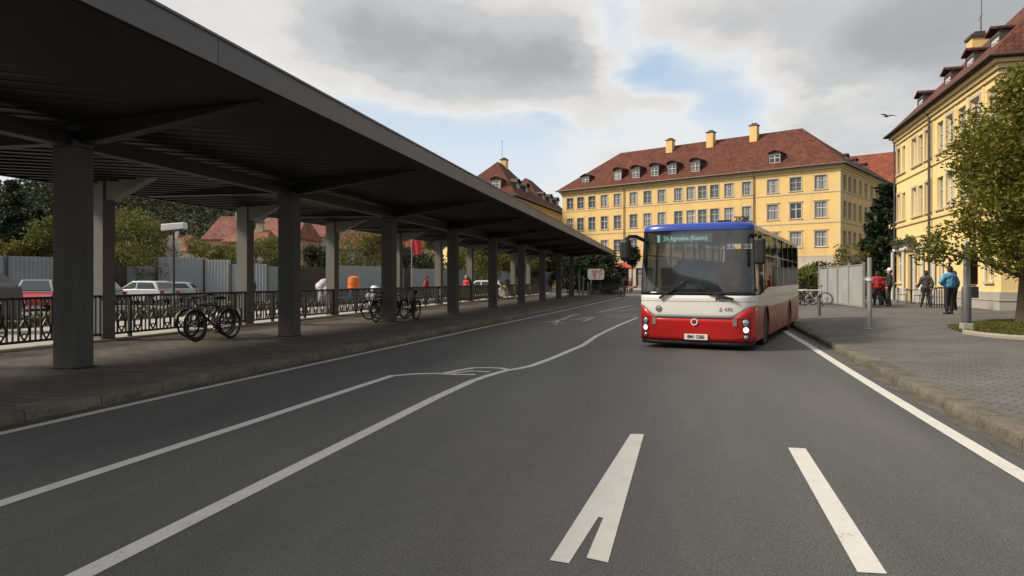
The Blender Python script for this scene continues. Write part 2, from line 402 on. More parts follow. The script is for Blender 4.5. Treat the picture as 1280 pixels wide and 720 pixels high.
def kerb(path, sgn, z, w, name, mt, r=.035):
    # rounded kerb following a path; sgn = side of the pavement
    mb = MB(); n = len(path); prof = [(0,-.02),(0.0,z-r),(r*.3,z-r*.3),(r,z),(w,z),(w,-.02)]
    vs = []
    for i, p in enumerate(path):
        d = (path[min(i+1,n-1)]-path[max(i-1,0)]).normalized(); nn = Vector((d.y,-d.x))*sgn
        for a, h in prof: vs.append((p.x+nn.x*a, p.y+nn.y*a, h))
    k = len(prof); fs = [(i*k+j, i*k+j+1, (i+1)*k+j+1, (i+1)*k+j) for i in range(n-1) for j in range(k-1)]
    fs += [tuple(range(k)), tuple((n-1)*k+j for j in range(k))]
    mb.add(vs, fs); return tag(mb.build(name, mt, auto=50), kind='structure')
kerb(LKP, -1, .125, .32, 'kerb', m_kerb, .05); kerb(RKP, 1, .125, .30, 'kerb', m_kerb_old, .05)
def offs(path, d):
    out = []
    for i, p in enumerate(path):
        q = (path[min(i+1,len(path)-1)]-path[max(i-1,0)]).normalized(); out.append(Vector((p.x+q.y*d, p.y-q.x*d)))
    return out
lo = offs(LKP, -.322)
mb = MB()
inner = [Vector((-12.4, p.y)) for p in lo]
for a, b, c, d in zip(lo, lo[1:], inner[1:], inner):
    if a.x > -12.4 and b.x > -12.4: mb.quad((a.x,a.y,.12),(b.x,b.y,.12),(c.x,c.y,.12),(d.x,d.y,.12))
tag(mb.build('pavement', m_lp), kind='structure')
m_conc = M('concrete', (.34,.32,.28), .85, .3, .8, bump=.3, bscale=30)
mb = MB(); mb.bb(-12.95, -12.4, -8, 70, -.01, .17)
tag(mb.build('kerb_strip', M('pale_kerb', (.40,.37,.31), .85, .35, .7, bump=.3, bscale=25), bevel=.02), kind='structure')
mb = MB(); mb.bb(-19.5, -12.952, -10, 90, -.01, .012)
tag(mb.build('path', M('pale_path', (.36,.35,.32), .9, .2, .6, bump=.2)), kind='structure')
# right pavement: rises gently from the kerb to the square
m_rp = pavers('grey_paving', (.136,.133,.127), (.108,.106,.100), (.056,.055,.051), .24, .12, R(38), .010, .25)
mb = MB(); ro = offs(RKP, .302); colsd = [0, 1, 2, 3, 4.5, 7, 14, 30, 60, 90]
vs = []; 
for p in ro:
    for q in colsd:
        x = p.x+q; vs.append((x, p.y, .12+.13*min(1, q/3.0)))
k = len(colsd); fs = [(i*k+j, i*k+j+1, (i+1)*k+j+1, (i+1)*k+j) for i in range(len(ro)-1) for j in range(k-1)]
mb.add(vs, fs); tag(mb.build('pavement', m_rp), kind='structure')
# gravel and grit in the gutter on the right
# ---------------------------------------------------------------- painted markings
def paint():
    m, t, b = newmat('road_paint'); co = t.coord()
    n = t.noise(co, 55, 3, .7); w_ = t.noise(co, 3.0, 4, .6)
    k = t.ramp(t.math('ADD', t.math('MULTIPLY', n, .6), t.math('MULTIPLY', w_, .5)), [(.37, 0), (.45, 1)])
    c = t.mix(k, (.20,.195,.185), t.mix(w_, (.56,.55,.51), (.70,.69,.65)))
    c = t.mix(.5, c, t.ramp(t.noise(co, 160, 2), [(.3,.7),(.7,1.2)]), 'MULTIPLY')
    t.link(c, b.inputs['Base Color']); b.inputs['Roughness'].default_value = .75; t.link(t.bump(n, .3, .005), b.inputs['Normal']); return m
m_paint = paint()
mpaint_far = M('worn_paint', (.42,.42,.41), .8, .4, 1.5, fine=.3)
ZP = .004
def strip(path, w, name='road_marking', mt=None, z=ZP):
    mb = MB(); P = [Vector(p) for p in path]; n = len(P); L = []; Rr = []
    ww = w if isinstance(w, list) else [w]*n
    for i, p in enumerate(P):
        d1 = (P[min(i+1,n-1)]-P[max(i-1,0)]).normalized(); nn = Vector((-d1.y, d1.x))
        L.append(p+nn*ww[i]/2); Rr.append(p-nn*ww[i]/2)
    vs = [(p.x,p.y,z) for p in L]+[(p.x,p.y,z) for p in Rr]
    mb.add(vs, [(i, n+i, n+i+1, i+1) for i in range(n-1)])
    return tag(mb.build(name, mt or m_paint, fix=False), kind='structure')
def gp(*uv): return [G(u, v) for u, v in uv]
lw = offs([p for p in LKP if p.y < 62], .30); strip([(p.x, p.y) for p in lw], .13)
rw = offs([p for p in RKP if p.y < 50], -.36); strip([(p.x, p.y) for p in rw], .15)
p0 = G(0, 630); p1 = G(320, 526); p2 = G(490, 470)
strip([(p0[0]-.06, -4), (p0[0], p0[1]), p1, (p2[0]-.02, p2[1]-1), p2, G(520, 467.5), G(543, 467), G(570, 468.3), G(594, 468.2)], .13)
strip(gp((556,467),(572,463.6),(592,460.3),(612,460),(628,460.8),(637,463.4)), .12, z=ZP+.003)
strip(gp((566,467.3),(590,464.4),(612,465.6)), .10, z=ZP+.006)
q0 = G(100, 720); q1 = G(320, 610); q2 = G(545, 497)
strip([(q0[0]+.02, -4), q0, q1, q2]+gp((590,476.5),(612,469),(632,463.6),(650,460.5),(664,457.5),(690,448),(712,438.6),(728,432),(737,426),(745,420.5),(760,413),(775,406),(797,397)), [.14]*4+[.13]*13)
# foreground dash and the forked mark
def flat(pts, mt=None, z=ZP, name='road_marking'):
    mb = MB(); mb.poly([(p[0], p[1], z) for p in pts]); return tag(mb.build(name, mt or m_paint, fix=False), kind='structure')
flat(gp((985,560),(1072,716),(1109,718),(1007,561)))
flat(gp((788,543),(687,701),(711,705),(748,647),(754,648),(733,698),(760,704),(805,543)))
# worn bicycle symbols further up the lane, seen at a very flat angle
for k_, P_ in enumerate((((672,402.5),(690,402),(702,399.5),(716,394),(724,392.5)), ((690,403),(698,405.5),(704,403.5)), ((700,399.5),(720,400),(739,396.5)), ((714,399.2),(729,401.8),(742,397)), ((698,400.5),(694,406),(700,406.5)),
    ((758,395),(797,392.8)), ((768,397),(797,395.5)), ((772,389),(797,386.5)), ((748,390.5),(770,386),(790,382)))):
    strip(gp(*P_), .13 if k_ < 5 else .17, mt=mpaint_far, z=ZP+.002*(k_ % 3))
# grit and washed sand lying in the gutters
def grit():
    m, t, b = newmat('gutter_grit'); co = t.coord(); n = t.noise(co, 1.6, 5, .7); f = t.noise(co, 70, 3, .7)
    c = t.mix(t.ramp(n, [(.35, 0), (.65, 1)]), (.062, .059, .054), (.150, .132, .100)); c = t.mix(.8, c, t.ramp(f, [(.3, .6), (.7, 1.4)]), 'MULTIPLY')
    t.link(c, b.inputs['Base Color']); b.inputs['Roughness'].default_value = .95; t.link(t.bump(f, .6, .01), b.inputs['Normal']); return m
m_grit = grit()
def wavy(path, d0, amp, seed):
    rd = random.Random(seed); out = []
    for p, q in zip(offs(path, 0), offs(path, 1)):
        n = (q-p); out.append(p+n*(d0+rd.uniform(-amp, amp)))
    return out
def gutter(path, sgn, name):
    P = smooth([(p.y, p.x) for p in path], 6); mb = MB(); a = offs(P, 0); rd = random.Random(3); b = []
    nn = [(q-p) for p, q in zip(P, offs(P, 1))]
    for i, p in enumerate(P): b.append(p+nn[i]*sgn*(.15+.05*math.sin(i*1.7)+rd.uniform(-.03,.03)))
    vs = [(p.x,p.y,.0025) for p in a]+[(p.x,p.y,.0025) for p in b]; n = len(a)
    mb.add(vs, [(i, i+1, n+i+1, n+i) for i in range(n-1)]); tag(mb.build(name, m_grit, fix=False), kind='structure')
gutter([p for p in RKP if p.y < 50], -1, 'gutter'); gutter([p for p in LKP if p.y < 60], 1, 'gutter')
# ---------------------------------------------------------------- bus station canopy
XF, XB, ZF, ZB = -5.58, -13.6, 4.20, 3.66; YA, YE = -8.0, 64.0
SL = (ZF-ZB)/(XF-XB)
def zc(x): return ZB+(x-XB)*SL
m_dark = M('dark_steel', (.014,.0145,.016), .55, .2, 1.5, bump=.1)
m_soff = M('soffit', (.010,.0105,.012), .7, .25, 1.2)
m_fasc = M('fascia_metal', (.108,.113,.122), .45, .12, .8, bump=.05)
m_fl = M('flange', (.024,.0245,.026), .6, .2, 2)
m_col = stucco('column_paint', (.122,.125,.124), .9)
m_colb = M('column_pale', (.16,.16,.15), .6, .22, 1.3, bump=.12)
can = thing('bus_station_canopy', 'long dark flat roofed bus station canopy on two rows of square posts', 'canopy', (XF, 0, 0))
def CL(p): return (p[0]-XF, p[1], p[2])
mb = MB()
x0, x1 = XB-XF, -.03
vs = []
for y in (YA, YE):
    vs += [(x0, y, ZB+.10), (x1, y, ZF+.02), (x1, y, ZF+.30), (x0, y, ZB+.30)]
mb.add(vs, [(0,1,2,3),(7,6,5,4),(0,4,5,1),(1,5,6,2),(2,6,7,3),(3,7,4,0)])
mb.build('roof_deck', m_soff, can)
# corrugated soffit: ribs laid askew under the deck
mb = MB(); ang = R(43); dx, dy = math.sin(ang), math.cos(ang); Lr = (XF-XB-.5)/dx
y = YA-9
while y < YE:
    a = Vector((x0+.25, y, zc(XB+.25)+.02)); b = Vector((x0+.25+Lr*dx, y+Lr*dy, zc(XB+.25+Lr*dx)+.02))
    def clip(p, q, lim, lo_):
        if lo_ and p.y < lim: p = p+(q-p)*((lim-p.y)/(q.y-p.y))
        if not lo_ and q.y > lim: q = p+(q-p)*((lim-p.y)/(q.y-p.y))
        return p, q
    if b.y > YA+.3:
        a, b = clip(a, b, YA+.3, True); a, b = clip(a, b, YE-.3, False)
        if (b-a).length > .3: mb.bar(a, b, .13, .07)
    y += .5
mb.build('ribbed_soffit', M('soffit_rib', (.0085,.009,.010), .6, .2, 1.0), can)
# fascia: sheet metal lengths with open joints
y = YA
while y < YE-.1:
    e = min(y+5.2, YE); mb = MB(); mb.bb(-.02, .03, y+.006, e-.006, ZF-.01, ZF+.33); mb.bb(-.09, .05, y+.006, e-.006, ZF+.332, ZF+.365)
    mb.build('fascia_panel', m_fasc, can); y = e
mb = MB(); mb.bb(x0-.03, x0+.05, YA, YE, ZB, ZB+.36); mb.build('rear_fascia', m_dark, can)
for ye in (YE,):
    mb = MB(); mb.add([(x0+.06,ye+.003,ZB+.02),(-.03,ye+.003,ZF),(-.03,ye+.003,ZF+.34),(x0+.06,ye+.003,ZB+.34),(x0+.06,ye+.05,ZB+.02),(-.03,ye+.05,ZF),(-.03,ye+.05,ZF+.34),(x0+.06,ye+.05,ZB+.34)],
        [(0,1,2,3),(7,6,5,4),(0,4,5,1),(1,5,6,2),(2,6,7,3),(3,7,4,0)]); mb.build('end_fascia', m_fasc, can)
CXF = -9.25; ycols = [9.1, 15.4, 21.5, 27.3, 33.4, 39.6, 45.8, 52.0, 58.2]
for i, y in enumerate(ycols):
    x = CXF+.012*y if y > 22 else CXF
    mb = MB(); mb.bb(x-.195-XF, x+.195-XF, y-.195, y+.195, .12, zc(x)-.25); c = mb.build('column', m_col, can, bevel=.012)
    mb = MB(); mb.bb(x-.225-XF, x+.225-XF, y-.225, y+.225, .122, .138); mb.build('base_plate', m_dark, c)
    # tapered roof beam across the canopy: deep at the post, thin at the edge
    P = [(XB+.3, zc(XB+.3)+.0), (x-.5, zc(x)-.27), (x+.5, zc(x)-.27), (XF-.35, zc(XF)-.06), (XF-.35, zc(XF)+.06), (XB+.3, zc(XB+.3)+.09)]
    mb = MB(); mb.prism([(a-XF, b) for a, b in P], 'y', y-.07, y+.07)
    be = mb.build('roof_beam', m_dark, can)
    mb = MB()
    for (a, b) in ((P[0], P[1]), (P[1], P[2]), (P[2], P[3])): mb.bar((a[0]-XF, y, a[1]-.012), (b[0]-XF, y, b[1]-.012), .22, .02)
    mb.build('beam_flange', m_fl, be)
mb = MB(); mb.bar((CXF-XF, YA+.5, zc(CXF)-.20), (CXF-XF+.35, YE-.5, zc(CXF)-.20), .12, .24); lb = mb.build('long_beam', m_dark, can)
mb = MB(); mb.bar((CXF-XF, YA+.5, zc(CXF)-.332), (CXF-XF+.35, YE-.5, zc(CXF)-.332), .24, .022); mb.build('beam_flange', m_fl, lb)
XR = -12.72; yback = [7.6, 13.3, 18.7, 24.2, 30.6, 36.4, 42.4, 48.4, 54.4, 60.4]
for y in yback:
    mb = MB(); mb.bb(XR-.18-XF, XR+.18-XF, y-.18, y+.18, .165, zc(XR)+.08); c = mb.build('column', m_colb, can, bevel=.01)
    x1_ = XR+.183-XF
    mb = MB(); mb.prism([(x1_, zc(XR)-.42), (x1_+.25, zc(XR)-.36), (x1_+1.2, zc(XR+1.4)-.02), (x1_+1.2, zc(XR+1.4)+.08), (x1_, zc(XR)+.08)], 'y', y-.13, y+.13)
    mb.build('bracket', m_colb, c, bevel=.01)
# the front edge of the roof falls slightly towards the far end
def all_kids(o):
    for c in o.children:
        yield c
        yield from all_kids(c)
for o_ in all_kids(can):
    for v_ in o_.data.vertices:
        if v_.co.z > 2.0:
            k_ = min(1.05, max(0, (v_.co.x+XF-XB)/(XF-XB))); v_.co.z -= k_*.0078*max(0, v_.co.y-5.5)*(1-.0035*max(0, v_.co.y-5.5))
# ---------------------------------------------------------------- railing behind the pavement
XRL = -12.62
rl = thing('railing', 'black wrought iron railing with curled bars along the back of the brown pavement', 'railing', (XRL, 6, .17))
m_iron = M('black_iron', (.022,.021,.020), .5, .3, 4, bump=.2)
Y0r, NP, PW = 6.0, 29, 2.0
mb = MB(); mb.bb(-.04,.04,0,NP*PW,.935,.99); mb.build('top_rail', m_iron, rl, bevel=.008)
mb = MB(); mb.bb(-.028,.028,0,NP*PW,.075,.125); mb.build('bottom_rail', m_iron, rl)
mbp = MB(); mbp.bb(-.035,.035,-.035,.035,0,.938); pm = mbp.mesh('post', m_iron)
for i in range(NP+1): obj('post', pm, rl, (0, i*PW, 0))
mb = MB()
def curl(y, s, z0=.127, z1=.934):
    pts = []
    for k in range(13):
        u = k/12; zz_ = z0+(z1-z0)*u
        yy = y+s*(.10*math.sin(PI*min(1, u*2.0))*(1 if u < .5 else 0)+.045*max(0, (u-.72)/.28)**2*(-1))
        pts.append((0, yy, zz_))
    mb.tube(pts, .019, 5)
for k in range(4):
    y = .25+k*.5
    for q in (-.125, .125): mb.bb(-.016,.016,y+q-.016,y+q+.016,.127,.934)
    curl(y, 1); curl(y, -1)
    mb.tube([(0, y+.055*math.cos(2*PI*j/10), .2+.055*math.sin(2*PI*j/10)) for j in range(10)], .016, 4, True)
    if k < 3: mb.bb(-.011,.011,y+.234,y+.266,.127,.934)
im = mb.mesh('infill_panel', m_iron)
for i in range(NP): obj('infill_panel', im, rl, (0, i*PW, 0))
# ---------------------------------------------------------------- buildings
m_yel = stucco('yellow_render', (.77,.545,.228), .5)
m_yel2 = stucco('pale_yellow_render', (.85,.65,.31), .4)
m_stone = stucco('stone_base', (.50,.45,.37), .5)
m_trim = M('trim_stone', (.50,.44,.34), .85, .2, 1.5)
m_corn = M('cornice', (.72,.55,.28), .85, .15, 1.0)
m_white = M('white_paint', (.62,.61,.58), .5, .08, 4)
m_greyfr = M('grey_window_frame', (.40,.40,.38), .6, .15, 4)
m_pane = panemat('pane'); m_panec = panemat('pane_curtained', (.06,.075,.085), (.42,.42,.40), .55)
m_tile = tiles('roof_tiles', (.142,.052,.036)); m_tile2 = tiles('roof_tiles_bright', (.26,.078,.046)); m_tiled = tiles('roof_tiles_dark', (.10,.045,.036))
m_gut = M('gutter', (.065,.055,.048), .5, .2, 3)
m_wood = M('dark_wood', (.045,.03,.02), .6, .3, 5)

def wall_grid(mb, P, L, z0, z1, ops, dep):
    """P(a, z, d) gives the point at length a, height z, depth d behind the face; ops = openings"""
    xs = sorted({0, L, *[v for o in ops for v in o[:2]]}); zs = sorted({z0, z1, *[v for o in ops for v in o[2:4]]})
    for x0, x1 in zip(xs, xs[1:]):
        for za, zb in zip(zs, zs[1:]):
            cx, cz = (x0+x1)/2, (za+zb)/2
            if any(o[0] < cx < o[1] and o[2] < cz < o[3] for o in ops): continue
            mb.quad(P(x0,za,0), P(x1,za,0), P(x1,zb,0), P(x0,zb,0))
    for o in ops:
        a, b, c, d = o[:4]
        mb.quad(P(a,c,0),P(a,d,0),P(a,d,dep),P(a,c,dep)); mb.quad(P(b,d,0),P(b,c,0),P(b,c,dep),P(b,d,dep))
        mb.quad(P(a,d,0),P(b,d,0),P(b,d,dep),P(a,d,dep)); mb.quad(P(b,c,0),P(a,c,0),P(a,c,dep),P(b,c,dep))
WM = {}
def window_meshes(w, h, dep, style):
    key = (round(w,2), round(h,2), dep, style)
    if key in WM: return WM[key]
    mb = MB(); mb.quad((-w/2,dep-.01,-h/2),(w/2,dep-.01,-h/2),(w/2,dep-.01,h/2),(-w/2,dep-.01,h/2)); mb.bb(-w/2,w/2,dep,dep+.02,-h/2,h/2)
    pane = mb.mesh('window', {'d': m_pane, 'w': m_panec, 'p': m_panec}[style[0]], fix=False)
    mb = MB(); y0, y1 = dep-.06, dep-.012; f = .075
    mb.bb(-w/2,-w/2+f,y0,y1,-h/2,h/2); mb.bb(w/2-f,w/2,y0,y1,-h/2,h/2); mb.bb(-w/2+f,w/2-f,y0,y1,h/2-f,h/2); mb.bb(-w/2+f,w/2-f,y0,y1,-h/2,-h/2+f)
    mb.bb(-.045,.045,y0-.012,y1,-h/2+f,h/2-f); tz = h*.12
    mb.bb(-w/2+f,-.046,y0-.006,y1,tz-.04,tz+.04); mb.bb(.046,w/2-f,y0-.006,y1,tz-.04,tz+.04)
    if style[0] != 'd':
        for q in (-1, 1):
            for zz_ in (-h*.22,): mb.bb(q*w/4-w/4+f*.7, q*w/4+w/4-f*.7, y0+.01,y1,zz_-.018,zz_+.018)
    fr = mb.mesh('frame', m_white if style[0] != 'p' else m_greyfr)
    mb = MB(); e = .13
    if 't' in style:
        mb.bb(-w/2-e,-w/2,-.035,.02,-h/2,h/2); mb.bb(w/2,w/2+e,-.035,.02,-h/2,h/2); mb.bb(-w/2-e,w/2+e,-.045,.02,h/2,h/2+e)
    if 'h' in style: mb.bb(-w/2-.22,w/2+.22,-.12,.02,h/2+e+.003,h/2+e+.09)
    su = mb.mesh('surround', m_trim) if mb.v else None
    mb = MB(); mb.bb(-w/2-e-.04,w/2+e+.04,-.11,dep-.07,-h/2-.08,-h/2-.003); si = mb.mesh('sill', m_trim)
    WM[key] = (pane, fr, su, si); return WM[key]
def put_window(root, p, rz, w, h, dep=.2, style='wt'):
    pa, fr, su, si = window_meshes(w, h, dep, style)
    o = obj('window', pa, root, p, rz); obj('frame', fr, o); obj('sill', si, o)
    if su: obj('surround', su, o)
    return o
def hip(mb, x0, x1, y0, y1, ze, zr_, hl, hr, along='x', thick=.12):
    """hipped roof solid; hl/hr: how far the ridge stands in from each end"""
    if along == 'x':
        ym = (y0+y1)/2; A, B = (x0+hl, ym, zr_), (x1-hr, ym, zr_)
    else:
        xm = (x0+x1)/2; A, B = (xm, y0+hl, zr_), (xm, y1-hr, zr_)
    c = [(x0,y0,ze),(x1,y0,ze),(x1,y1,ze),(x0,y1,ze)]; lo_ = [(a,b,ze-thick) for a,b,_ in c]
    vs = c+[A, B]+lo_
    fs = [(0,1,5,4),(2,3,4,5),(1,2,5),(3,0,4)] if along == 'x' else [(1,2,5,4),(3,0,4,5),(0,1,4),(2,3,5)]
    fs += [(9,8,7,6),(0,6,7,1),(1,7,8,2),(2,8,9,3),(3,9,6,0)]
    mb.add(vs, fs)
def chimney(root, x, y, z0, z1, w=.9, d=.9, mt=None):
    mb = MB(); mb.bb(x-w/2,x+w/2,y-d/2,y+d/2,z0,z1); c = mb.build('chimney', mt or m_yel, root)
    mb = MB(); mb.bb(x-w/2-.1,x+w/2+.1,y-d/2-.1,y+d/2+.1,z1+.002,z1+.16); mb.bb(x-w*.3,x+w*.3,y-d*.3,y+d*.3,z1+.161,z1+.4); mb.build('cap', m_gut, c); return c
def dormer(root, x, yf, z0, w, h, depth, rz=0, arch=True, roof=None, wst='w', cheek=None, over=.18):
    e = bpy.data.objects.new('dormer', None)
    mb = MB(); n = 8
    top = [(w/2*math.cos(PI*k/n), h+.32*w*math.sin(PI*k/n)) for k in range(n+1)] if arch else [(w/2, h), (0, h+.22*w), (-w/2, h)]
    prof = [(w/2, 0)]+top+[(-w/2, 0)]
    mb.prism(prof, 'y', .14, depth)
    # face around the window
    fw = .1
    mb.bb(-w/2,-w/2+fw,0,.138,0,h-.02); mb.bb(w/2-fw,w/2,0,.138,0,h-.02); mb.bb(-w/2+fw,w/2-fw,0,.138,h-.16,h-.02); mb.bb(-w/2+fw,w/2-fw,-.03,.138,0,.08)
    o = mb.build('dormer', cheek or m_gut, root, loc=(x, yf, z0), rz=rz)
    mb = MB(); s = 1+over
    tp = [(a*s, b+.03) for a, b in top]; bt = [(a*s, b+.12) for a, b in top][::-1]
    mb.prism(tp+bt, 'y', -.16, depth+.1); mb.build('dormer_roof', roof or m_tiled, o)
    ww, hh = w-2*fw, h-.24
    pa, fr, su, si = window_meshes(ww, hh, .1, wst); q = obj('window', pa, o, (0, 0.012, .08+hh/2)); obj('frame', fr, q)
    return o
def pipe(root, x, y, z0, z1, r=.07):
    mb = MB(); mb.tube([(x, y-.1, z0), (x, y-.1, z1-.35), (x, y-.35, z1)], r, 8); mb.build('drainpipe', m_gut, root)

# ======== long yellow building across the square
o2 = W(8.3, 114.7); RZ2 = math.atan2(-.646, .763)+YAW
b2 = thing('apartment_building', 'long four storey yellow building with red hipped roof and three chimneys behind the bus', 'building', (*o2, 0), RZ2)
L2, D2, E2 = 42.9, 14.0, 16.0
def t_of(u): k = (u-640)/F; return (114.7*k-8.3)/(.763+.646*k)
us = [712.5,725.6,739.7,755.3,771.7,791.7,809.2,827,847.8,863.3,877.8,893,911,933.3,965.8,994.4,1025.8]
ts = [t_of(u) for u in us]
rows = [(13.05,14.85,'pt'),(9.45,11.5,'wt'),(5.75,7.75,'wt')]
ops = []; wins = []
for i, tt in enumerate(ts):
    for r, (za, zb, stl) in enumerate(rows):
        w_ = 1.45 if i > 13 else 1.25
        ops.append((tt-w_/2, tt+w_/2, za, zb)); wins.append((tt, za, zb, w_, ('dth' if (i > 13 and r > 0) else ('pt' if r == 0 or (i*7+r*3) % 3 else 'wt'))))
# ground floor: shop fronts and an arch
shops = [(1.2,4.2),(5.4,8.4),(9.6,12.6),(13.8,16.8),(18,21),(22.2,25.2),(26.4,29.4),(30.6,33.6)]
for a, b in shops: ops.append((a, b, .35, 3.3))
ops.append((38.0, 40.2, .0, 3.0))
mb = MB(); wall_grid(mb, lambda a, z, d: (a, d, z), L2, 4.55, E2, [o for o in ops if o[2] > 4], .2)
D2s = 25.0
sops = []
st_ = [1.9,4.2,6.6,9.4,12.3,15.4,18.6,21.8]
for tt in st_:
    for (za, zb, _) in rows: sops.append((tt-.6, tt+.6, za, zb))
wall_grid(mb, lambda a, z, d: (L2-d, a, z), D2s, 4.55, E2, sops, .2)
mb.quad((0,D2,0),(0,0,0),(0,0,E2),(0,D2,E2)); mb.quad((0,D2,0),(0,D2,E2),(L2-14,D2,E2),(L2-14,D2,0)); mb.quad((L2,D2s,0),(L2-14,D2s,0),(L2-14,D2s,E2),(L2,D2s,E2)); mb.quad((L2-14,D2s,0),(L2-14,D2,0),(L2-14,D2,E2),(L2-14,D2s,E2))
mb.build('wall', m_yel, b2, fix=False)
mb = MB(); Lb = L2+.06
wall_grid(mb, lambda a, z, d: (a-.0, d-.05, z), Lb, 0, 4.5, [o for o in ops if o[2] < 4], .35)
sg = [(3,4.2,.0,2.9),(7,9,.9,3.1),(11,13,.9,3.1),(16,18,.9,3.1)]
wall_grid(mb, lambda a, z, d: (Lb-d, a-.05, z), D2s, 0, 4.5, sg, .35)
mb.quad((0,-.05,4.5),(Lb,-.05,4.5),(Lb,.3,4.5),(0,.3,4.5)); mb.quad((Lb,-.05,4.5),(Lb,D2s-.05,4.5),(Lb-.4,D2s-.05,4.5),(Lb-.4,-.05,4.5))
mb.build('base_storey', m_stone, b2, fix=False)
for (tt, za, zb, w_, stl) in wins: put_window(b2, (tt, 0, (za+zb)/2), 0, w_, zb-za, .2, stl)
for (a, b, za, zb) in sops: put_window(b2, (L2, (a+b)/2, (za+zb)/2), R(90), 1.2, zb-za, .2, 'pt')
for a, b in shops:
    mb = MB(); mb.bb(a, b, .28, .30, .35, 3.3); s_ = mb.build('shop_window', m_pane, b2)
    mb = MB()
    for q in (a+.05, (a+b)/2, b-.05): mb.bb(q-.05, q+.05, .2, .278, .35, 3.3)
    mb.bb(a+.1,b-.1,.19,.277,2.5,2.58); mb.build('frame', m_wood, s_)
mb = MB(); mb.bb(38.0,40.2,.26,.29,0,3.0); ad = mb.build('arched_doorway', m_wood, b2)
mb = MB(); n = 10
arc = [(39.1+1.5*math.cos(PI*k/n), 2.6+1.2*math.sin(PI*k/n)) for k in range(n+1)]; ar2 = [(39.1+1.1*math.cos(PI*k/n), 2.6+.85*math.sin(PI*k/n)) for k in range(n+1)][::-1]
mb.prism(arc+ar2, 'y', -.11, -.052); mb.build('arch_moulding', m_trim, ad)
for (a, b, c, d_) in sg:
    mb = MB(); mb.bb(Lb-.33, Lb-.30, a-.05, b-.05, c, d_); mb.build('side_window', m_pane, b2)
# shop sign over the door by the corner and canopy awning
mb = MB(); mb.bb(9.4, 13.6, -.22, -.06, 3.35, 4.1); mb.build('sign_board', M('red_sign', (.55,.10,.06), .5), b2)
mb = MB()
for z in (4.52, 8.75, 12.6):
    mb.bb(-.03,L2+.05,-.06,-.003,z,z+.14); mb.bb(L2+.003,L2+.06,-.003,D2s,z,z+.14)
mb.build('string_course', m_trim, b2)
mb = MB()
for z, o_, h_ in ((15.25,.10,.25),(15.55,.25,.22),(15.8,.42,.2)):
    mb.bb(-o_,L2+o_,-o_,-.004,z,z+h_); mb.bb(L2+.004,L2+o_,-.003,D2s,z,z+h_); mb.bb(-o_,-.004,-.003,D2,z,z+h_)
mb.build('cornice', m_corn, b2)
mb = MB(); hip(mb, -.75, L2+.75, -.75, D2+.75, E2+.12, 22.6, 7.6, 7.6); mb.build('roof', m_tile, b2)
mb = MB(); hip(mb, L2-14.7, L2+.752, 3, D2s+.75, E2+.14, 22.2, 4.0, 7.6, 'y'); rs = mb.build('side_roof', m_tiled, b2)  # darker tile colour carries the shade on this side of the roof
mb = MB(); mb.tube([(-.8,-.82,E2+.06),(L2+.82,-.82,E2+.06),(L2+.82,D2s+.8,E2+.06)], .11, 8); mb.build('gutter', m_gut, b2)
for u in (780.5, 942.6): pipe(b2, t_of(u), -.06, 0, E2)
mb = MB(); mb.bb(L2-.5, L2+.02, -.022, -.002, 4.6, 15.2); mb.bb(L2+.002,L2+.022,0,.5,4.6,15.2); mb.build('corner_pilaster', m_corn, b2)
for u, z0 in ((770.5,17.0),(793,17.0),(816.5,17.0),(838.5,17.0),(867.5,17.2)): dormer(b2, t_of(u), .35, 17.0, 1.45, 1.5, 3.2, wst='w')
dormer(b2, t_of(729.5), .45, 17.0, 1.6, 1.2, 3.2, wst='w', arch=False)
dormer(b2, t_of(967), .35, 17.0, 1.6, 1.35, 3.2, wst='d', arch=False)
for y in (6.5, 11.0, 16): dormer(b2, L2-.9, y, 17.2, 1.3, .75, 2.6, rz=R(90), arch=False, wst='w')
for u, zt in ((836,23.2),(886.5,23.5),(940.5,23.6)):
    k = (u-640)/F; X0, D0 = 8.3+.61*5.9, 114.7+.79*5.9; tt = (D0*k-X0)/(.763+.646*k); chimney(b2, tt, 5.9, 19.8, zt, 1.05, .95)

# ======== yellow building on the left of the street, seen over the canopy
o1 = W(.1, 105); RZ1 = math.atan2(.953, .304)+YAW
b1 = thing('apartment_building', 'yellow building with steep red hipped roofs and dark dormers rising over the canopy end', 'building', (*o1, 0), RZ1)
L1, D1, E1 = 34.0, 9.5, 14.2
us1 = [653,657,661,665.5,669.5,673.5,677.5,681.5,685.5,689.5,693.5,698]
ops = []; tl = []
for i in range(14):
    tt = 1.6+i*2.4
    if tt > L1-1: break
    tl.append(tt)
    for za, zb in ((11.3,13.0),(8.0,9.9),(4.8,6.7)): ops.append((tt-.6,tt+.6,za,zb))
mb = MB(); wall_grid(mb, lambda a, z, d: (a, d, z), L1, 0, E1, ops, .2)
eops = [(y-.6, y+.6, za, zb) for y in (1.9,4.7,7.5) for za, zb in ((11.3,13.0),(8.0,9.9),(4.8,6.7))]
wall_grid(mb, lambda a, z, d: (d, D1-a, z), D1, 0, E1, eops, .2)
mb.quad((L1,0,0),(L1,D1,0),(L1,D1,E1),(L1,0,E1)); mb.quad((L1,D1,0),(0,D1,0),(0,D1,E1),(L1,D1,E1))
mb.build('wall', m_yel, b1, fix=False)
for (a, b, c, d_) in ops: put_window(b1, ((a+b)/2, 0, (c+d_)/2), 0, 1.2, d_-c, .2, 'pt')
for (a, b, c, d_) in eops: put_window(b1, (0, D1-(a+b)/2, (c+d_)/2), R(-90), 1.2, d_-c, .2, 'pt')
mb = MB()
for z, o_, h_ in ((13.5,.12,.25),(13.8,.3,.25)):
    mb.bb(-o_,L1+o_,-o_,-.004,z,z+h_); mb.bb(-o_,-.004,-.003,D1,z,z+h_)
mb.build('cornice', m_corn, b1)
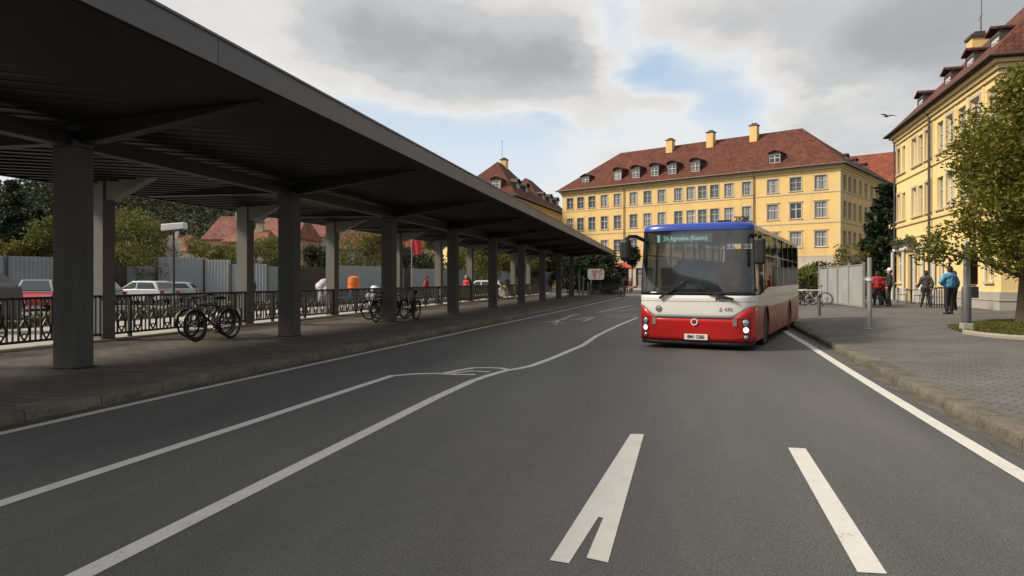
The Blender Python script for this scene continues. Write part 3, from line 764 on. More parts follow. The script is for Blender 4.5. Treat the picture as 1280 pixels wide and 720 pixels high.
mb = MB(); hip(mb, -.8, 18, -.8, D1+.8, E1+.1, 20.7, 7.6, 7.6); mb.build('roof', m_tile, b1)
mb = MB(); hip(mb, 15.2, L1+.8, -.802, D1+.8, E1+.11, 20.3, 7.6, 7.6); mb.build('roof', m_tile, b1)
mb = MB(); mb.tube([(-.9,D1,E1+.03),(-.87,-.87,E1+.03),(L1+.8,-.87,E1+.03)], .12, 8); mb.build('gutter', m_gut, b1)
for x in (4.5, 9.5, 20, 25, 30): dormer(b1, x, .5, 15.3, 1.9, 1.4, 3.4, arch=(x != 20), wst='d' if x != 20 else 'w', roof=m_gut)
for y in (3.2, 6.6): dormer(b1, .6, D1-y, 15.4, 1.7, 1.5, 3.4, rz=R(-90), arch=False, wst='w', roof=m_tiled)
chimney(b1, 9.8, 4.6, 18.5, 21.4, 1.1, 1.0)
mb = MB(); mb.tube([(9.6,4.9,20),(9.6,4.9,24.8)], .03, 5); mb.tube([(9.2,4.9,24.5),(10.2,4.9,24.5)], .02, 4); mb.build('antenna', m_gut, b1)

# ======== far building with a red roof in the gap
o4 = W(58.5, 128); b4 = thing('apartment_building', 'distant pale building with a bright red roof in the gap beside the dark tree', 'building', (*o4, 0), RZ2)
mb = MB(); ops = [(x-.6,x+.6,z,z+1.8) for x in (2,5,8,11,14) for z in (15.2,12,9)]
wall_grid(mb, lambda a, z, d: (a, d, z), 16, 0, 18.2, ops, .2)
mb.quad((16,0,0),(16,14,0),(16,14,18.2),(16,0,18.2)); mb.quad((0,14,0),(0,0,0),(0,0,18.2),(0,14,18.2)); mb.quad((16,14,0),(0,14,0),(0,14,18.2),(16,14,18.2)); mb.build('wall', m_yel2, b4, fix=False)
for (a, b, c, d_) in ops: put_window(b4, ((a+b)/2, 0, (c+d_)/2), 0, 1.2, 1.8, .2, 'wt')
mb = MB(); hip(mb, -8, 16.7, -.7, 14.7, 18.3, 25.0, 6.0, 7.0); mb.build('roof', m_tile2, b4)

# ======== yellow building on the right
o3 = W(24.3, 44.0); RZ3 = math.atan2(-.964, -.264)+YAW
b3 = thing('apartment_building', 'three storey pale yellow building with grey stone plinth beside the leafy tree', 'building', (*o3, .22), RZ3)
L3, D3, E3 = 16.0, 13.0, 10.35
def t3(u): k = (u-640)/F; return (44*k-24.3)/(-.264+.964*k)
w3 = [(t3(u), ww) for u, ww in ((1123.5,.72),(1129.5,.72),(1143,.85),(1150.3,.85),(1160,.9),(1175,.95),(1187.5,.95),(1202,1.05),(1219,1.15),(1240.5,1.2))]
ops = []
for tt, ww in w3:
    for za, zb in ((7.85,9.45),(4.95,6.6)): ops.append((tt-ww/2, tt+ww/2, za, zb))
gops = [(t3(1124),1.0,1.1,3.0),(t3(1138.5),1.35,.02,2.8),(t3(1150),.8,1.1,3.0),(t3(1163),.9,1.0,2.9),(t3(1177),.9,1.0,2.9),(t3(1215),.8,1.15,2.5),(t3(1237),.7,1.2,2.5)]
go = [(a-w_/2, a+w_/2, za, zb) for a, w_, za, zb in gops]
mb = MB(); wall_grid(mb, lambda a, z, d: (a, d, z), L3, .0, E3, ops+go, .2)
eops = [(y-.55, y+.55, za, zb) for y in (2.2,5,8) for za, zb in ((7.85,9.45),(4.95,6.6))]
wall_grid(mb, lambda a, z, d: (L3-d, a, z), D3, .0, E3, eops, .2)
mb.quad((0,D3,0),(0,0,0),(0,0,E3),(0,D3,E3)); mb.quad((L3,D3,0),(0,D3,0),(0,D3,E3),(L3,D3,E3)); mb.build('wall', m_yel2, b3, fix=False)
for i, (tt, ww) in enumerate(w3):
    for za, zb in ((7.85,9.45),(4.95,6.6)): put_window(b3, (tt, 0, (za+zb)/2), 0, ww, zb-za, .2, 'p' if i % 2 else 'wt')
for a, b, c, d_ in eops: put_window(b3, (L3, (a+b)/2, (c+d_)/2), R(90), 1.1, d_-c, .2, 'wt')
for i, (a, w_, za, zb) in enumerate(gops):
    if i == 1:
        mb = MB(); mb.bb(a-w_/2, a+w_/2, .15, .2, .02, 2.8); dd = mb.build('door', m_wood, b3)
        mb = MB(); mb.bb(a-.03,a+.03,.11,.148,.05,2.75); mb.bb(a+.08,a+.11,.08,.148,1.0,1.2); mb.build('handle', m_trim, dd)
    else: put_window(b3, (a, 0, (za+zb)/2), 0, w_, zb-za, .2, 'wt' if i > 4 else 'd')
m_pl = stucco('grey_plinth', (.40,.375,.335), .3)
mb = MB(); dcut = [(go[1][0], go[1][1], -.3, .95)]
wall_grid(mb, lambda a, z, d: (a, d-.08, z), L3+.08, -.3, .78, [(go[1][0], go[1][1], -.3, .78)], .08); wall_grid(mb, lambda a, z, d: (L3+.08-d, a-.08, z), D3, -.3, .78, [], .1)
mb.quad((0,-.08,.78),(L3+.08,-.08,.78),(L3+.08,.0,.78),(0,.0,.78)); mb.quad((L3+.08,-.08,.78),(L3+.08,D3,.78),(L3,D3,.78),(L3,-.08,.78)); mb.quad((0,-.08,-.3),(0,.2,-.3),(0,.2,.78),(0,-.08,.78))
pl = mb.build('plinth', m_pl, b3, fix=False)
mb = MB(); mb.bb(go[1][1]+.01, L3+.11, -.11, -.083, .42, .46); mb.bb(L3+.083, L3+.112, -.11, D3, .42, .46); mb.build('plinth_band', m_greyfr, pl)
mb = MB()
for z, o_, h_ in ((3.75,.06,.10),(4.55,.09,.12),(7.35,.08,.10)):
    mb.bb(-.02,L3+o_,-o_,-.003,z,z+h_); mb.bb(L3+.003,L3+o_,-.002,D3,z,z+h_)
mb.build('string_course', m_corn, b3)
mb = MB()
for z, o_, h_ in ((9.75,.10,.16),(9.95,.2,.18),(10.16,.36,.22)):
    mb.bb(-o_,L3+o_,-o_,-.004,z,z+h_); mb.bb(L3+.004,L3+o_,-.003,D3,z,z+h_); mb.bb(-o_,-.004,-.003,D3,z,z+h_)
mb.build('cornice', m_corn, b3)
for a in [0]+[(w3[i][0]+w3[i+1][0])/2 for i in (1,3,4,5,6,7,8)]+[L3-.35]:
    mb = MB(); mb.bb(a-.13 if a else .005, a+.13 if a else .3, -.03, -.003, 7.46, 9.74); mb.build('pilaster', m_corn, b3)
mb = MB(); hip(mb, -.55, L3+.55, -.55, D3+.55, E3+.08, 17.6, 6.6, 6.6); mb.build('roof', m_tile, b3)
mb = MB(); mb.tube([(-.6,D3,E3+.04),(-.6,-.6,E3+.04),(L3+.6,-.6,E3+.04),(L3+.6,D3,E3+.04)], .055, 8); mb.build('gutter', m_gut, b3)
pipe(b3, t3(1165.5), -.06, .0, E3); pipe(b3, .12, -.05, 0, E3, .05)
for tt in (2.2, 7.0, 10.2, 13.2): dormer(b3, tt, .75, 11.65, 1.15, .6, 2.0, arch=False, wst='w', roof=m_tiled, cheek=m_gut)
chimney(b3, 1.6, 4.0, 11.5, 15.6, .95, .95)
mb = MB(); mb.tube([(1.2,4.3,15),(1.2,4.3,19.8)], .025, 5); mb.tube([(1.9,4.0,15.8),(1.9,4.0,16.9)], .018, 4); mb.tube([(1.6,4,16.7),(2.3,4.0,16.85)], .015, 4); mb.build('antenna', m_gut, b3)
# shop entrance: pale portal posts, lintel shelf, flower boxes
for u in (1117.8,1131.5,1145.5,1155.5,1170): a = t3(u); mb = MB(); mb.bb(a-.14,a+.14,-.16,-.09,0,3.05); mb.build('portal_post', m_white, b3)
mb = MB(); mb.bb(.02, t3(1172), -.24, -.004, 3.06, 3.22); mb.build('portal_lintel', m_white, b3, bevel=.01)
for u in (1127, 1143):
    a = t3(u); mb = MB(); mb.bb(a-.5,a+.5,-.42,-.12,3.23,3.45); bx = mb.build('flower_box', M('box_green', (.05,.06,.05), .6), b3)
    mb = MB()
    for q in range(160):
        p = Vector((a+random.uniform(-.55,.55), -.27+random.uniform(-.22,.22), 3.45+abs(random.gauss(0,.16)))); s_ = .07
        x = Vector((random.gauss(0,1),random.gauss(0,1),random.gauss(0,1))).normalized(); y = x.orthogonal().normalized(); mb.quad(p-x*s_-y*s_*.5,p+x*s_-y*s_*.5,p+x*s_+y*s_*.5,p-x*s_+y*s_*.5)
    mb.build('flowers', leafmat('box_leaves_%d' % u, (.07,.10,.05), .6), bx, fix=False)

# ======== houses beyond the hoarding on the left
def house(u, D, w, dp, ez, rz_, rot, wall, rooft, label, hl=1.5, wn=3, name='house'):
    p = AT(u, D); h = thing(name, label, 'house', (*p, 0), rot)
    ops = [(w*(i+.5)/wn-.5, w*(i+.5)/wn+.5, z, z+1.4) for i in range(wn) for z in ([ez-2.2] if ez < 5 else [ez-2.2, ez-5])]
    mb = MB(); wall_grid(mb, lambda a, z, d: (a, d, z), w, 0, ez, ops, .15)
    mb.quad((w,0,0),(w,dp,0),(w,dp,ez),(w,0,ez)); mb.quad((0,dp,0),(0,0,0),(0,0,ez),(0,dp,ez)); mb.quad((w,dp,0),(0,dp,0),(0,dp,ez),(w,dp,ez)); mb.build('wall', wall, h, fix=False)
    for a, b, c, d_ in ops: put_window(h, ((a+b)/2, 0, (c+d_)/2), 0, 1.0, 1.4, .15, 'wt')
    mb = MB(); hip(mb, -.5, w+.5, -.5, dp+.5, ez+.05, rz_, hl, hl); ro_ = mb.build('roof', rooft, h)
    c = chimney(h, w*.7, dp*.45, rz_-1.4, rz_+.7, .7, .7, wall); return h
m_pink = tiles('roof_pink', (.25,.11,.09)); m_or = tiles('roof_orange', (.27,.125,.085))
m_wh = stucco('white_render', (.62,.60,.55)); m_be = stucco('beige_render', (.52,.44,.31))
hr = YAW
house(258, 78, 3.6, 8, 6.0, 9.0, hr+.1, m_be, m_pink, 'small beige house with pink tiled roof above the hoarding near the twin lamp', .8)
house(315, 84, 5.2, 9, 6.6, 9.4, hr-.05, m_be, m_or, 'beige house with pale orange roof just left of the second front column', .5, 2)
house(284, 72, 3.6, 6, 5.4, 6.9, hr+.05, m_be, m_or, 'narrow beige house beside the second rear post above the hoarding', .6, 2)
house(376, 96, 4.6, 9, 7.4, 9.6, hr+.05, m_wh, m_pink, 'white house with low pink roof just behind the second front column', .6)
house(424, 80, 6, 9, 5.0, 8.0, hr+.2, m_wh, m_pink, 'low white house with wide red roof behind the orange barrel', 1.0, 4)
house(512, 84, 8, 8, 5.4, 8.4, hr+.3, m_wh, m_tile2, 'white house with bright red roof seen between the third and fourth columns', 1.0)
house(150, 100, 9, 8, 5.6, 8.2, hr+.05, m_wh, m_or, 'white cottage with orange roof half hidden by shrubs under the wooded hill', 1.0)
house(562, 82, 12, 10, 8.0, 11.5, hr+.4, m_yel2, m_tile2, 'cream house behind shrubs seen between the fourth and sixth columns', 1.2, 4)
# ---------------------------------------------------------------- the bus
def clamp(x, a=0, b=1): return max(a, min(b, x))
def sst(a, b, x): u = clamp((x-a)/(b-a)); return u*u*(3-2*u)
pr = (5.05, 14.5); rdir = Vector((math.sin(R(27.3)), math.cos(R(27.3)))); wdir = Vector((rdir.y, -rdir.x))
fc = Vector(pr) - wdir*1.25
bw = W(fc.x, fc.y)
BRZ = YAW - R(27.3)
bus = thing('bus', 'city bus with blue roof cap, white middle and red lower front driving on the road', 'bus', (bw[0], bw[1], 0), BRZ)
LB, HW = 9.9, 1.25
def carpaint(name, c, dirt=(.2,.17,.14), amt=.5, rough=.28):
    m, t, b = newmat(name); co = t.coord(); s = t.new('ShaderNodeSeparateXYZ'); t.link(co, s.inputs[0])
    n = t.noise(t.mapping(co, scale=(1,1,2)), 1.4, 5, .65); lowd = t.ramp(s.outputs[2], [(.15, 1.0), (.95, .12)])
    k = t.math('MULTIPLY', t.math('MULTIPLY', lowd, t.ramp(n, [(.35, .2), (.7, 1)])), amt, clamp=True)
    t.link(t.mix(k, c, dirt), b.inputs['Base Color']); t.link(t.math('MULTIPLY_ADD', k, .5, rough), b.inputs['Roughness'])
    b.inputs['Coat Weight'].default_value = .2; b.inputs['Coat Roughness'].default_value = .12; return m
m_bw = carpaint('bus_white', (.74,.735,.71), amt=.3); m_br = carpaint('bus_red', (.50,.010,.010), (.16,.04,.035), .3); m_bb = carpaint('bus_blue', (.018,.055,.36), amt=.1)
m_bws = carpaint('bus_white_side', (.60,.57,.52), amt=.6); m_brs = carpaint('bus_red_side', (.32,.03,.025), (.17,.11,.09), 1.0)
m_blk = M('black_rubber', (.012,.012,.013), .55, .2, 5); m_gb = M('gloss_black', (.008,.009,.010), .12, .05, 2, spec=.6)
m_wsg = veiledglass('windscreen_glass', (.55,.60,.61), 2.6, .06, .045); m_sg = glassmat('tinted_glass', (.20,.21,.20), .38, .03)
m_chr = M('chrome', (.6,.6,.6), .15, .05, 4, metal=1.0); m_lens = M('lamp_lens', (.55,.55,.55), .08, .05, 5, metal=.7)
def plan(t_, z, off=0.0):
    """point of the shell; t in [-1,1] runs round the front, beyond that along the sides"""
    n = 4.6; a = .52
    hw = HW*(1-.035*sst(1.2, 2.6, z)); lean = .10*sst(.9, 2.75, z)*1.5*(1-.2*abs(t_) if abs(t_) < 1 else .0) if abs(t_) <= 1 else 0
    if abs(t_) <= 1:
        th = t_*PI/2; sn, cs = math.sin(th), math.cos(th)
        x = hw*math.copysign(abs(sn)**(2/n*1.15), sn); y = a - a*max(0, cs)**(2/n*.8)
        # bulge of the front
        y = y + .0
        y -= .10*math.cos(t_*PI/2)**2
        y += .16*sst(1.05, 2.75, z)*(math.cos(t_*PI/2)**.5 if abs(t_) < 1 else 0) + .05*sst(.75, .1, z)*math.cos(t_*PI/2)
    else:
        x = math.copysign(hw, t_); y = a+(abs(t_)-1)*(LB-a)
    if off:
        e = 1e-3; 
        p1 = plan(min(t_+e, 2), z); p0 = plan(max(t_-e, -2), z); d = Vector((p1[0]-p0[0], p1[1]-p0[1])).normalized()
        x += d.y*off; y -= d.x*off
    return (x, y, z)
def patch(name, mt, t0, t1, zl, zh, nt=24, nz=4, off=0.0, parent=bus, smooth=True, thick=0):
    mb = MB(); f = (lambda v: v) 
    zl_ = zl if callable(zl) else (lambda t_: zl); zh_ = zh if callable(zh) else (lambda t_: zh)
    def fn(u, v):
        t_ = t0+(t1-t0)*u; return plan(t_, zl_(t_)+(zh_(t_)-zl_(t_))*v, off)
    mb.grid(fn, nt, nz)
    o = mb.build(name, mt, parent, smooth=smooth, fix=False)
    if thick:
        s_ = o.modifiers.new('s', 'SOLIDIFY'); s_.thickness = thick; s_.offset = -1
    return o
TT = .985
hood = lambda t_: .69+.24*sst(.62, .96, abs(plan(t_, .7)[0])/HW)
patch('front_panel', m_bw, -1, 1, hood, 1.17, 60, 6, thick=.03)
patch('front_bumper', m_br, -1, 1, .19, lambda t_: hood(t_)-.006, 60, 6, thick=.03)
# seam lines across the front
patch('panel_seam', m_blk, -.93, .93, 1.035, 1.043, 40, 1, .002)
patch('panel_seam', m_blk, -.60, .60, .672, .686, 40, 1, .004)
for q in (-1, 1): patch('panel_seam', m_blk, q*.655-.006, q*.655+.006, .2, .69, 1, 6, .003)
patch('front_skirt', m_blk, -.96, .96, .095, .188, 40, 1, -.02, thick=.02)
# windscreen: black surround and glass
patch('windscreen_surround', m_gb, -1.0, 1.0, 1.172, 1.25, 60, 2, .002, thick=.02)
patch('windscreen_surround', m_gb, -1.0, -.80, 1.25, 2.58, 12, 12, .002, thick=.02); patch('windscreen_surround', m_gb, .80, 1.0, 1.25, 2.58, 12, 12, .002, thick=.02)
patch('windscreen', m_wsg, -.80, .80, 1.25, 2.58, 40, 12, .003)
patch('windscreen_top_tint', glassmat('dark_tint', (.42,.46,.47), .6), -.80, .80, 2.28, 2.58, 40, 4, -.01)
# roof: blue cap in front, pale cream behind
def roofpt(t_, z, k):
    p = plan(t_, z); cx, cy = 0, max(p[1], 1.0); return (p[0]+(cx-p[0])*k, p[1]+((.9 if p[1] < .9 else p[1])-p[1])*k, z)
def roof_loft(name, mt, t0, t1, nt, thick=0):
    mb = MB(); prof = [(2.585,0),(2.66,.005),(2.70,.025),(2.735,.07),(2.75,.16),(2.76,1.0)]
    def fn(u, v):
        i = v*(len(prof)-1); a = int(min(i, len(prof)-2)); f_ = i-a; z = prof[a][0]+(prof[a+1][0]-prof[a][0])*f_; k = prof[a][1]+(prof[a+1][1]-prof[a][1])*f_
        return roofpt(t0+(t1-t0)*u, z, k)
    mb.grid(fn, nt, len(prof)-1); return mb.build(name, mt, bus, smooth=True, fix=False)
roof_loft('roof_cap', m_bb, -1.02, 1.02, 60)
m_rf = carpaint('roof_cream', (.50,.42,.33), amt=.3)
roof_loft('roof', m_rf, 1.022, 2, 8); roof_loft('roof', m_rf, -2, -1.022, 8)
patch('roof_band', m_gb, -1.0, 1.0, 2.565, 2.59, 60, 1, .004)
# sides
arch_y = [(1.35+.55, .48), (7.05, .48)]
def side_low(s_):
    mb = MB(); zt = .80; x = s_*HW; pts = [(.52, .20)]
    for cy, r in arch_y:
        pts += [(cy-r, .20)]+[(cy-r*math.cos(PI*k/12), .42+r*math.sin(PI*k/12)*.95) for k in range(13)]+[(cy+r, .20)]
    pts += [(LB, .22), (LB, .98), (7.0, .90), (3.0, .86), (.52, .926)]
    mb.prism(pts, 'x', x-s_*.03, x); mb.build('side_panel_red', m_brs, bus)
    mb = MB(); pts = [(.52,.932),(3.0,.866),(7.0,.906),(LB,.986),(LB,1.36),(2.2,1.33),(.9,1.172),(.52,1.172)]; mb.prism(pts, 'x', x-s_*.03, x); mb.build('side_panel_white', m_bws, bus)
    mb = MB(); mb.bb(x-s_*.035, x+s_*.004, .6, LB-.02, 1.10, 1.112); mb.build('side_moulding', m_trim, bus)
    # glazing
    hwz = HW*(1-.035)
    mb = MB(); def_ = [(.53,1.174),(.9,1.174),(2.2,1.335),(LB-.1,1.365),(LB-.1,2.58),(.53,2.58)]
    xi = lambda z: s_*(HW*(1-.035*sst(1.2, 2.6, z))+.001)
    mb.add([(xi(z), y, z) for y, z in def_], [(0,1,2,5),(2,3,4,5)]); mb.build('side_window', m_sg, bus, fix=False)
    mb = MB()
    for y in (.56, 1.45, 2.75, 4.1, 5.45, 6.8, 8.1, LB-.14):
        za = 1.34 if y > 2 else 1.19; mb.add([(xi(z)+s_*e, y+dy, z) for e in (-.03, .004) for z in (za, 2.58) for dy in (-.045, .045)], [(0,1,3,2),(4,6,7,5),(0,2,6,4),(1,5,7,3),(0,4,5,1),(2,3,7,6)])
    mb.bar((xi(2.05)+s_*.004,.6,2.08),(xi(2.05)+s_*.004,LB-.2,2.08),.02,.03)
    mb.build('window_pillar', m_gb, bus)
    for cy, r in arch_y:
        mb = MB(); n = 14
        mb.add([(x+e*s_, cy-rr*math.cos(PI*k/n), .42+rr*math.sin(PI*k/n)*.95) for e, rr in ((.006, r), (.006, r+.045), (-.5, r)) for k in range(n+1)],
               [(k, k+1, n+1+k+1, n+1+k) for k in range(n)]+[(k, 2*(n+1)+k, 2*(n+1)+k+1, k+1) for k in range(n)])
        mb.build('wheel_arch', m_blk, bus, fix=False)
        wm = MB(); wm.lathe([(.25,-.14),(.40,-.14),(.43,-.11),(.435,0),(.43,.11),(.40,.14),(.25,.14)], n=28, axis='x'); wo = wm.build('wheel', m_blk, bus, smooth=False, loc=(x-s_*.17, cy, .436))
        rm = MB(); rm.lathe([(.27,-.05),(.27,.10),(.24,.11),(.2,.03),(.11,.05),(.1,.12),(.04,.125)], n=24, axis='x') if s_ > 0 else rm.lathe([(.27,.05),(.27,-.10),(.24,-.11),(.2,-.03),(.11,-.05),(.1,-.12),(.04,-.125)], n=24, axis='x')
        rm.build('rim', M('rim_grey', (.30,.29,.28), .5, .3, 6), wo, auto=35)
for s_ in (-1, 1): side_low(s_)
mb = MB(); mb.bb(-HW+.02,HW-.02,LB-.04,LB,.3,2.58); mb.build('rear_panel', m_bws, bus)
mb = MB(); mb.bb(-HW+.06,HW-.06,.5,LB-.05,.30,.36); mb.build('chassis', m_blk, bus)
for cy, r in arch_y:
    pass
mb = MB(); mb.bb(-HW+.5,HW-.5,1.2,LB-.4,.12,.298); mb.build('underbody', m_blk, bus)
# front lamps in the red corner pods
def on_front(x, z, off=0.0):
    lo_, hi_ = -1.0, 1.0
    for _ in range(40):
        md = (lo_+hi_)/2
        if plan(md, z)[0] < x: lo_ = md
        else: hi_ = md
    e = 1e-3; p1, p0 = plan(md+e, z), plan(md-e, z); d = Vector((p1[0]-p0[0], p1[1]-p0[1])).normalized()
    nrm = Vector((d.y, -d.x, 0)); return Vector(plan(md, z))+nrm*off, nrm
def disc(name, x, z, r, mt, parent, off=.004, dep=.02, sz=1.0, dome=.4, rim=None):
    p, nrm = on_front(x, z, off); mb = MB(); mb.lathe([(r,-.02),(r,0),(r*.8,dep*dome),(r*.4,dep*.85),(r*.05,dep)], n=20, axis='z')
    o = mb.build(name, mt, parent, smooth=True); q = nrm.to_track_quat('Z', 'Y'); o.rotation_euler = q.to_euler(); o.location = p; o.scale = (1, sz, 1)
    return o
m_lit = bpy.data.materials.new('headlamp_lit'); m_lit.use_nodes = True; _b = m_lit.node_tree.nodes['Principled BSDF']; _b.inputs['Emission Color'].default_value = (1,.97,.9,1); _b.inputs['Emission Strength'].default_value = .8; _b.inputs['Base Color'].default_value = (.9,.9,.9,1)
for q in (-1, 1):
    for z, r, mm, nm in ((.60,.070,m_lens,'indicator_lamp'),(.445,.060,m_lit,'headlight'),(.29,.045,m_lens,'fog_lamp')):
        x = q*1.075
        d_ = disc('lamp_housing', x, z, r+.022, m_blk, bus, .004, .008); disc(nm, x, z, r, mm, bus, .012, .022)
    # grille flap between lamp pod and centre panel
    p, nr = on_front(q*.86, .60, .006); mb = MB(); mb.box((0,0,0),(.085,.012,.15)); o = mb.build('air_grille', M('grille_grey', (.22,.2,.19), .5, .3, 30), bus); o.location = p; o.rotation_euler.z = math.atan2(nr.y, nr.x)+PI/2
# badges: round emblem left, ring badge in the middle
def ring(x, z, r0, r1, mt, name, off=.006):
    p, nr = on_front(x, z, off); mb = MB(); mb.lathe([(r0,-.01),(r1,-.01),(r1,.006),(r0,.006)], n=28, axis='z'); vs = mb.v
    m2 = MB(); n = 28
    m2.add([(r*math.cos(2*PI*k/n), r*math.sin(2*PI*k/n), h) for r, h in ((r0,-.01),(r1,-.01),(r1,.006),(r0,.006)) for k in range(n)], [(i*n+k, i*n+(k+1) % n, ((i+1) % 4)*n+(k+1) % n, ((i+1) % 4)*n+k) for i in range(4) for k in range(n)])
    o = m2.build(name, mt, bus); o.location = p; o.rotation_euler = nr.to_track_quat('Z', 'Y').to_euler(); return o
ring(-.75, .87, .058, .073, m_chr, 'badge_ring'); 
dk = disc('badge', -.75, .87, .055, M('badge_grey', (.4,.4,.4), .4), bus, .003, .008)
p, nr = on_front(-.75, .87, .014); mb = MB(); mb.box((0,0,0),(.09,.01,.022)); o = mb.build('badge_bar', M('badge_dark', (.09,.09,.1), .4), bus); o.location = p; o.rotation_euler = (0, R(-25), math.atan2(nr.y, nr.x)+PI/2)
ring(.03, .60, .052, .074, M('badge_white', (.8,.8,.8), .3), 'badge_ring', .012); disc('badge', .03, .60, .05, M('badge_red', (.25,.01,.02), .35), bus, .008, .008)
def put_text(body, size, mt, x, z, off, name='lettering', sx=1.0, parent=bus, bold=0.0):
    me = text_mesh(body, size, mt, name, .002, bold=bold, sx=sx); p, nr = on_front(x, z, off); o = obj(name, me, parent, p); o.rotation_euler = (R(90), 0, math.atan2(nr.y, nr.x)+PI/2); return o
m_ink = M('lettering_black', (.02,.02,.02), .5)
put_text('PSOT', .105, m_ink, .60, 1.085, .008, bold=.004)
put_text('\u2206 470', .11, M('lettering_grey', (.22,.22,.22), .4), .68, .87, .006)
# number plate
p, nr = on_front(.06, .275, .02); mb = MB(); mb.box((0,0,0),(.50,.016,.125)); o = mb.build('number_plate', M('plate_white', (.78,.78,.76), .4), bus, bevel=.006); o.location = p; o.rotation_euler.z = math.atan2(nr.y, nr.x)+PI/2
put_text('8M1 5386', .105, m_ink, .06, .275, .031, sx=.86, bold=.002)
# wipers
for (xa, za, xb, zb, xc, zc_) in ((-.40,1.32,-.72,1.10,-.14,1.5),(.30,1.24,.84,1.09,.05,1.36)):
    mb = MB(); pa, _ = on_front(xa, za, .05); pb, _ = on_front(xb, zb, .05); pc, _ = on_front(xc, zc_, .03)
    mb.bar(pa, pb, .035, .05); mb.tube([pc, (pa+pb)/2+Vector((0,-.02,.01))], .012, 6); mb.build('wiper', m_blk, bus)
# mirrors on arms
mb = MB(); mb.tube([(-1.15,.12,2.40),(-1.26,-.10,2.47),(-1.38,-.20,2.47),(-1.46,-.22,2.40)], .045, 8); a_ = mb.build('mirror_arm', m_blk, bus, smooth=True)
mb = MB(); mb.box((-1.47,-.22,2.17),(.25,.18,.50)); o = mb.build('mirror', m_blk, bus, bevel=.085)
mb = MB(); mb.tube([(1.2,.3,2.45),(1.32,.06,2.46),(1.36,.0,2.4)], .04, 8); mb.build('mirror_arm', m_blk, bus, smooth=True)
mb = MB(); mb.box((1.36,.02,2.10),(.22,.15,.55)); mb.build('mirror', m_blk, bus, bevel=.05)
# destination board behind the glass, letters lit
em = bpy.data.materials.new('sign_letters'); em.use_nodes = True; _b = em.node_tree.nodes['Principled BSDF']; _b.inputs['Base Color'].default_value = (.4,.55,.48,1); _b.inputs['Emission Color'].default_value = (.45,.62,.54,1); _b.inputs['Emission Strength'].default_value = 1.7
eb = bpy.data.materials.new('sign_back'); eb.use_nodes = True; _b = eb.node_tree.nodes['Principled BSDF']; _b.inputs['Base Color'].default_value = (.10,.14,.13,1); _b.inputs['Emission Color'].default_value = (.11,.17,.155,1); _b.inputs['Emission Strength'].default_value = .8
mb = MB(); mb.bb(-.86,.34,.20,.24,2.335,2.515); db = mb.build('destination_board', eb, bus)
me = text_mesh('24 Agrosina (Kosov)', .135, em, 'lettering', .002, bold=.003, sx=.86); o = obj('lettering', me, db, (-.235,.193,2.42)); o.rotation_euler = (R(90),0,0)
mb = MB(); mb.bb(-.86,-.80,.192,.199,2.345,2.505); mb.build('line_panel', em, db)
# inside: floor, dashboard, wheel, seats, partition
m_in = M('interior_grey', (.09,.095,.10), .7, .2, 3); m_seat = M('seat_fabric', (.07,.10,.17), .9, .3, 8)
mb = MB(); mb.bb(-1.18,1.18,.55,LB-.1,.62,.66); mb.build('floor', m_in, bus)
mb = MB(); mb.prism([(.22,.70),(.85,.70),(.85,1.18),(.62,1.30),(.30,1.27)], 'x', -1.12, 1.12); da = mb.build('dashboard', M('dash_black', (.025,.025,.027), .6, .3, 3), bus, bevel=.03)
mb = MB(); mb.tube([(.55+.24*math.cos(2*PI*k/20), .88+.24*math.sin(2*PI*k/20)*.45, 1.38+.24*math.sin(2*PI*k/20)*.75) for k in range(20)], .02, 6, True); mb.bar((.55,.85,1.36),(.55,.70,1.2),.05,.05); mb.bar((.32,.88,1.38),(.78,.88,1.38),.035,.02); mb.build('steering_wheel', m_blk, bus)
mb = MB(); mb.bb(-.30,.12,.36,.62,1.305,1.325); mb.bb(-.25,.02,.40,.56,1.327,1.40); mb.build('papers', M('paper', (.7,.7,.68), .6), bus)
mb = MB(); mb.lathe([(.03,0),(.05,.02),(.045,.22),(.02,.24)], (-.83,.42,1.29), 10); mb.build('bottle', M('bottle_yellow', (.45,.36,.08), .3), bus)
sm = MB(); sm.bb(-.22,.22,-.22,.22,.42,.52); sm.box((0,.24,.85),(.42,.1,.75), M=Matrix.Rotation(R(-8),3,'X')); sm.box((0,.31,1.28),(.26,.08,.16)); sm.bb(-.04,.04,-.1,.1,.0,.42); sme = sm.mesh('seat', m_seat)
for k in range(6):
    for x in (-.95,-.5,.5,.95): obj('seat', sme, bus, (x, 2.6+k*1.15, .66))
obj('seat', sme, bus, (.55, 1.35, .72))
mb = MB()
for y in (2.0, 4.4, 6.8):
    for x in (-.3,.3): mb.tube([(x,y,.66),(x,y,2.5)], .017, 6)
mb.build('grab_pole', M('pole_yellow', (.5,.4,.1), .4), bus)
# small things on the roof
mb = MB(); mb.bb(.3,.62,.9,1.5,2.765,2.85); mb.build('roof_vent', m_gb, bus, bevel=.02)
me = text_mesh('2KM', .16, m_ink, 'lettering', .01, bold=.006); o = obj('lettering', me, bus, (.88,.72,2.84)); o.rotation_euler = (R(90),0,0)
mb = MB(); mb.tube([(.65,.74,2.75),(.65,.74,2.79),(1.1,.74,2.79),(1.1,.74,2.75)], .012, 5); mb.build('lettering_rail', m_blk, bus)
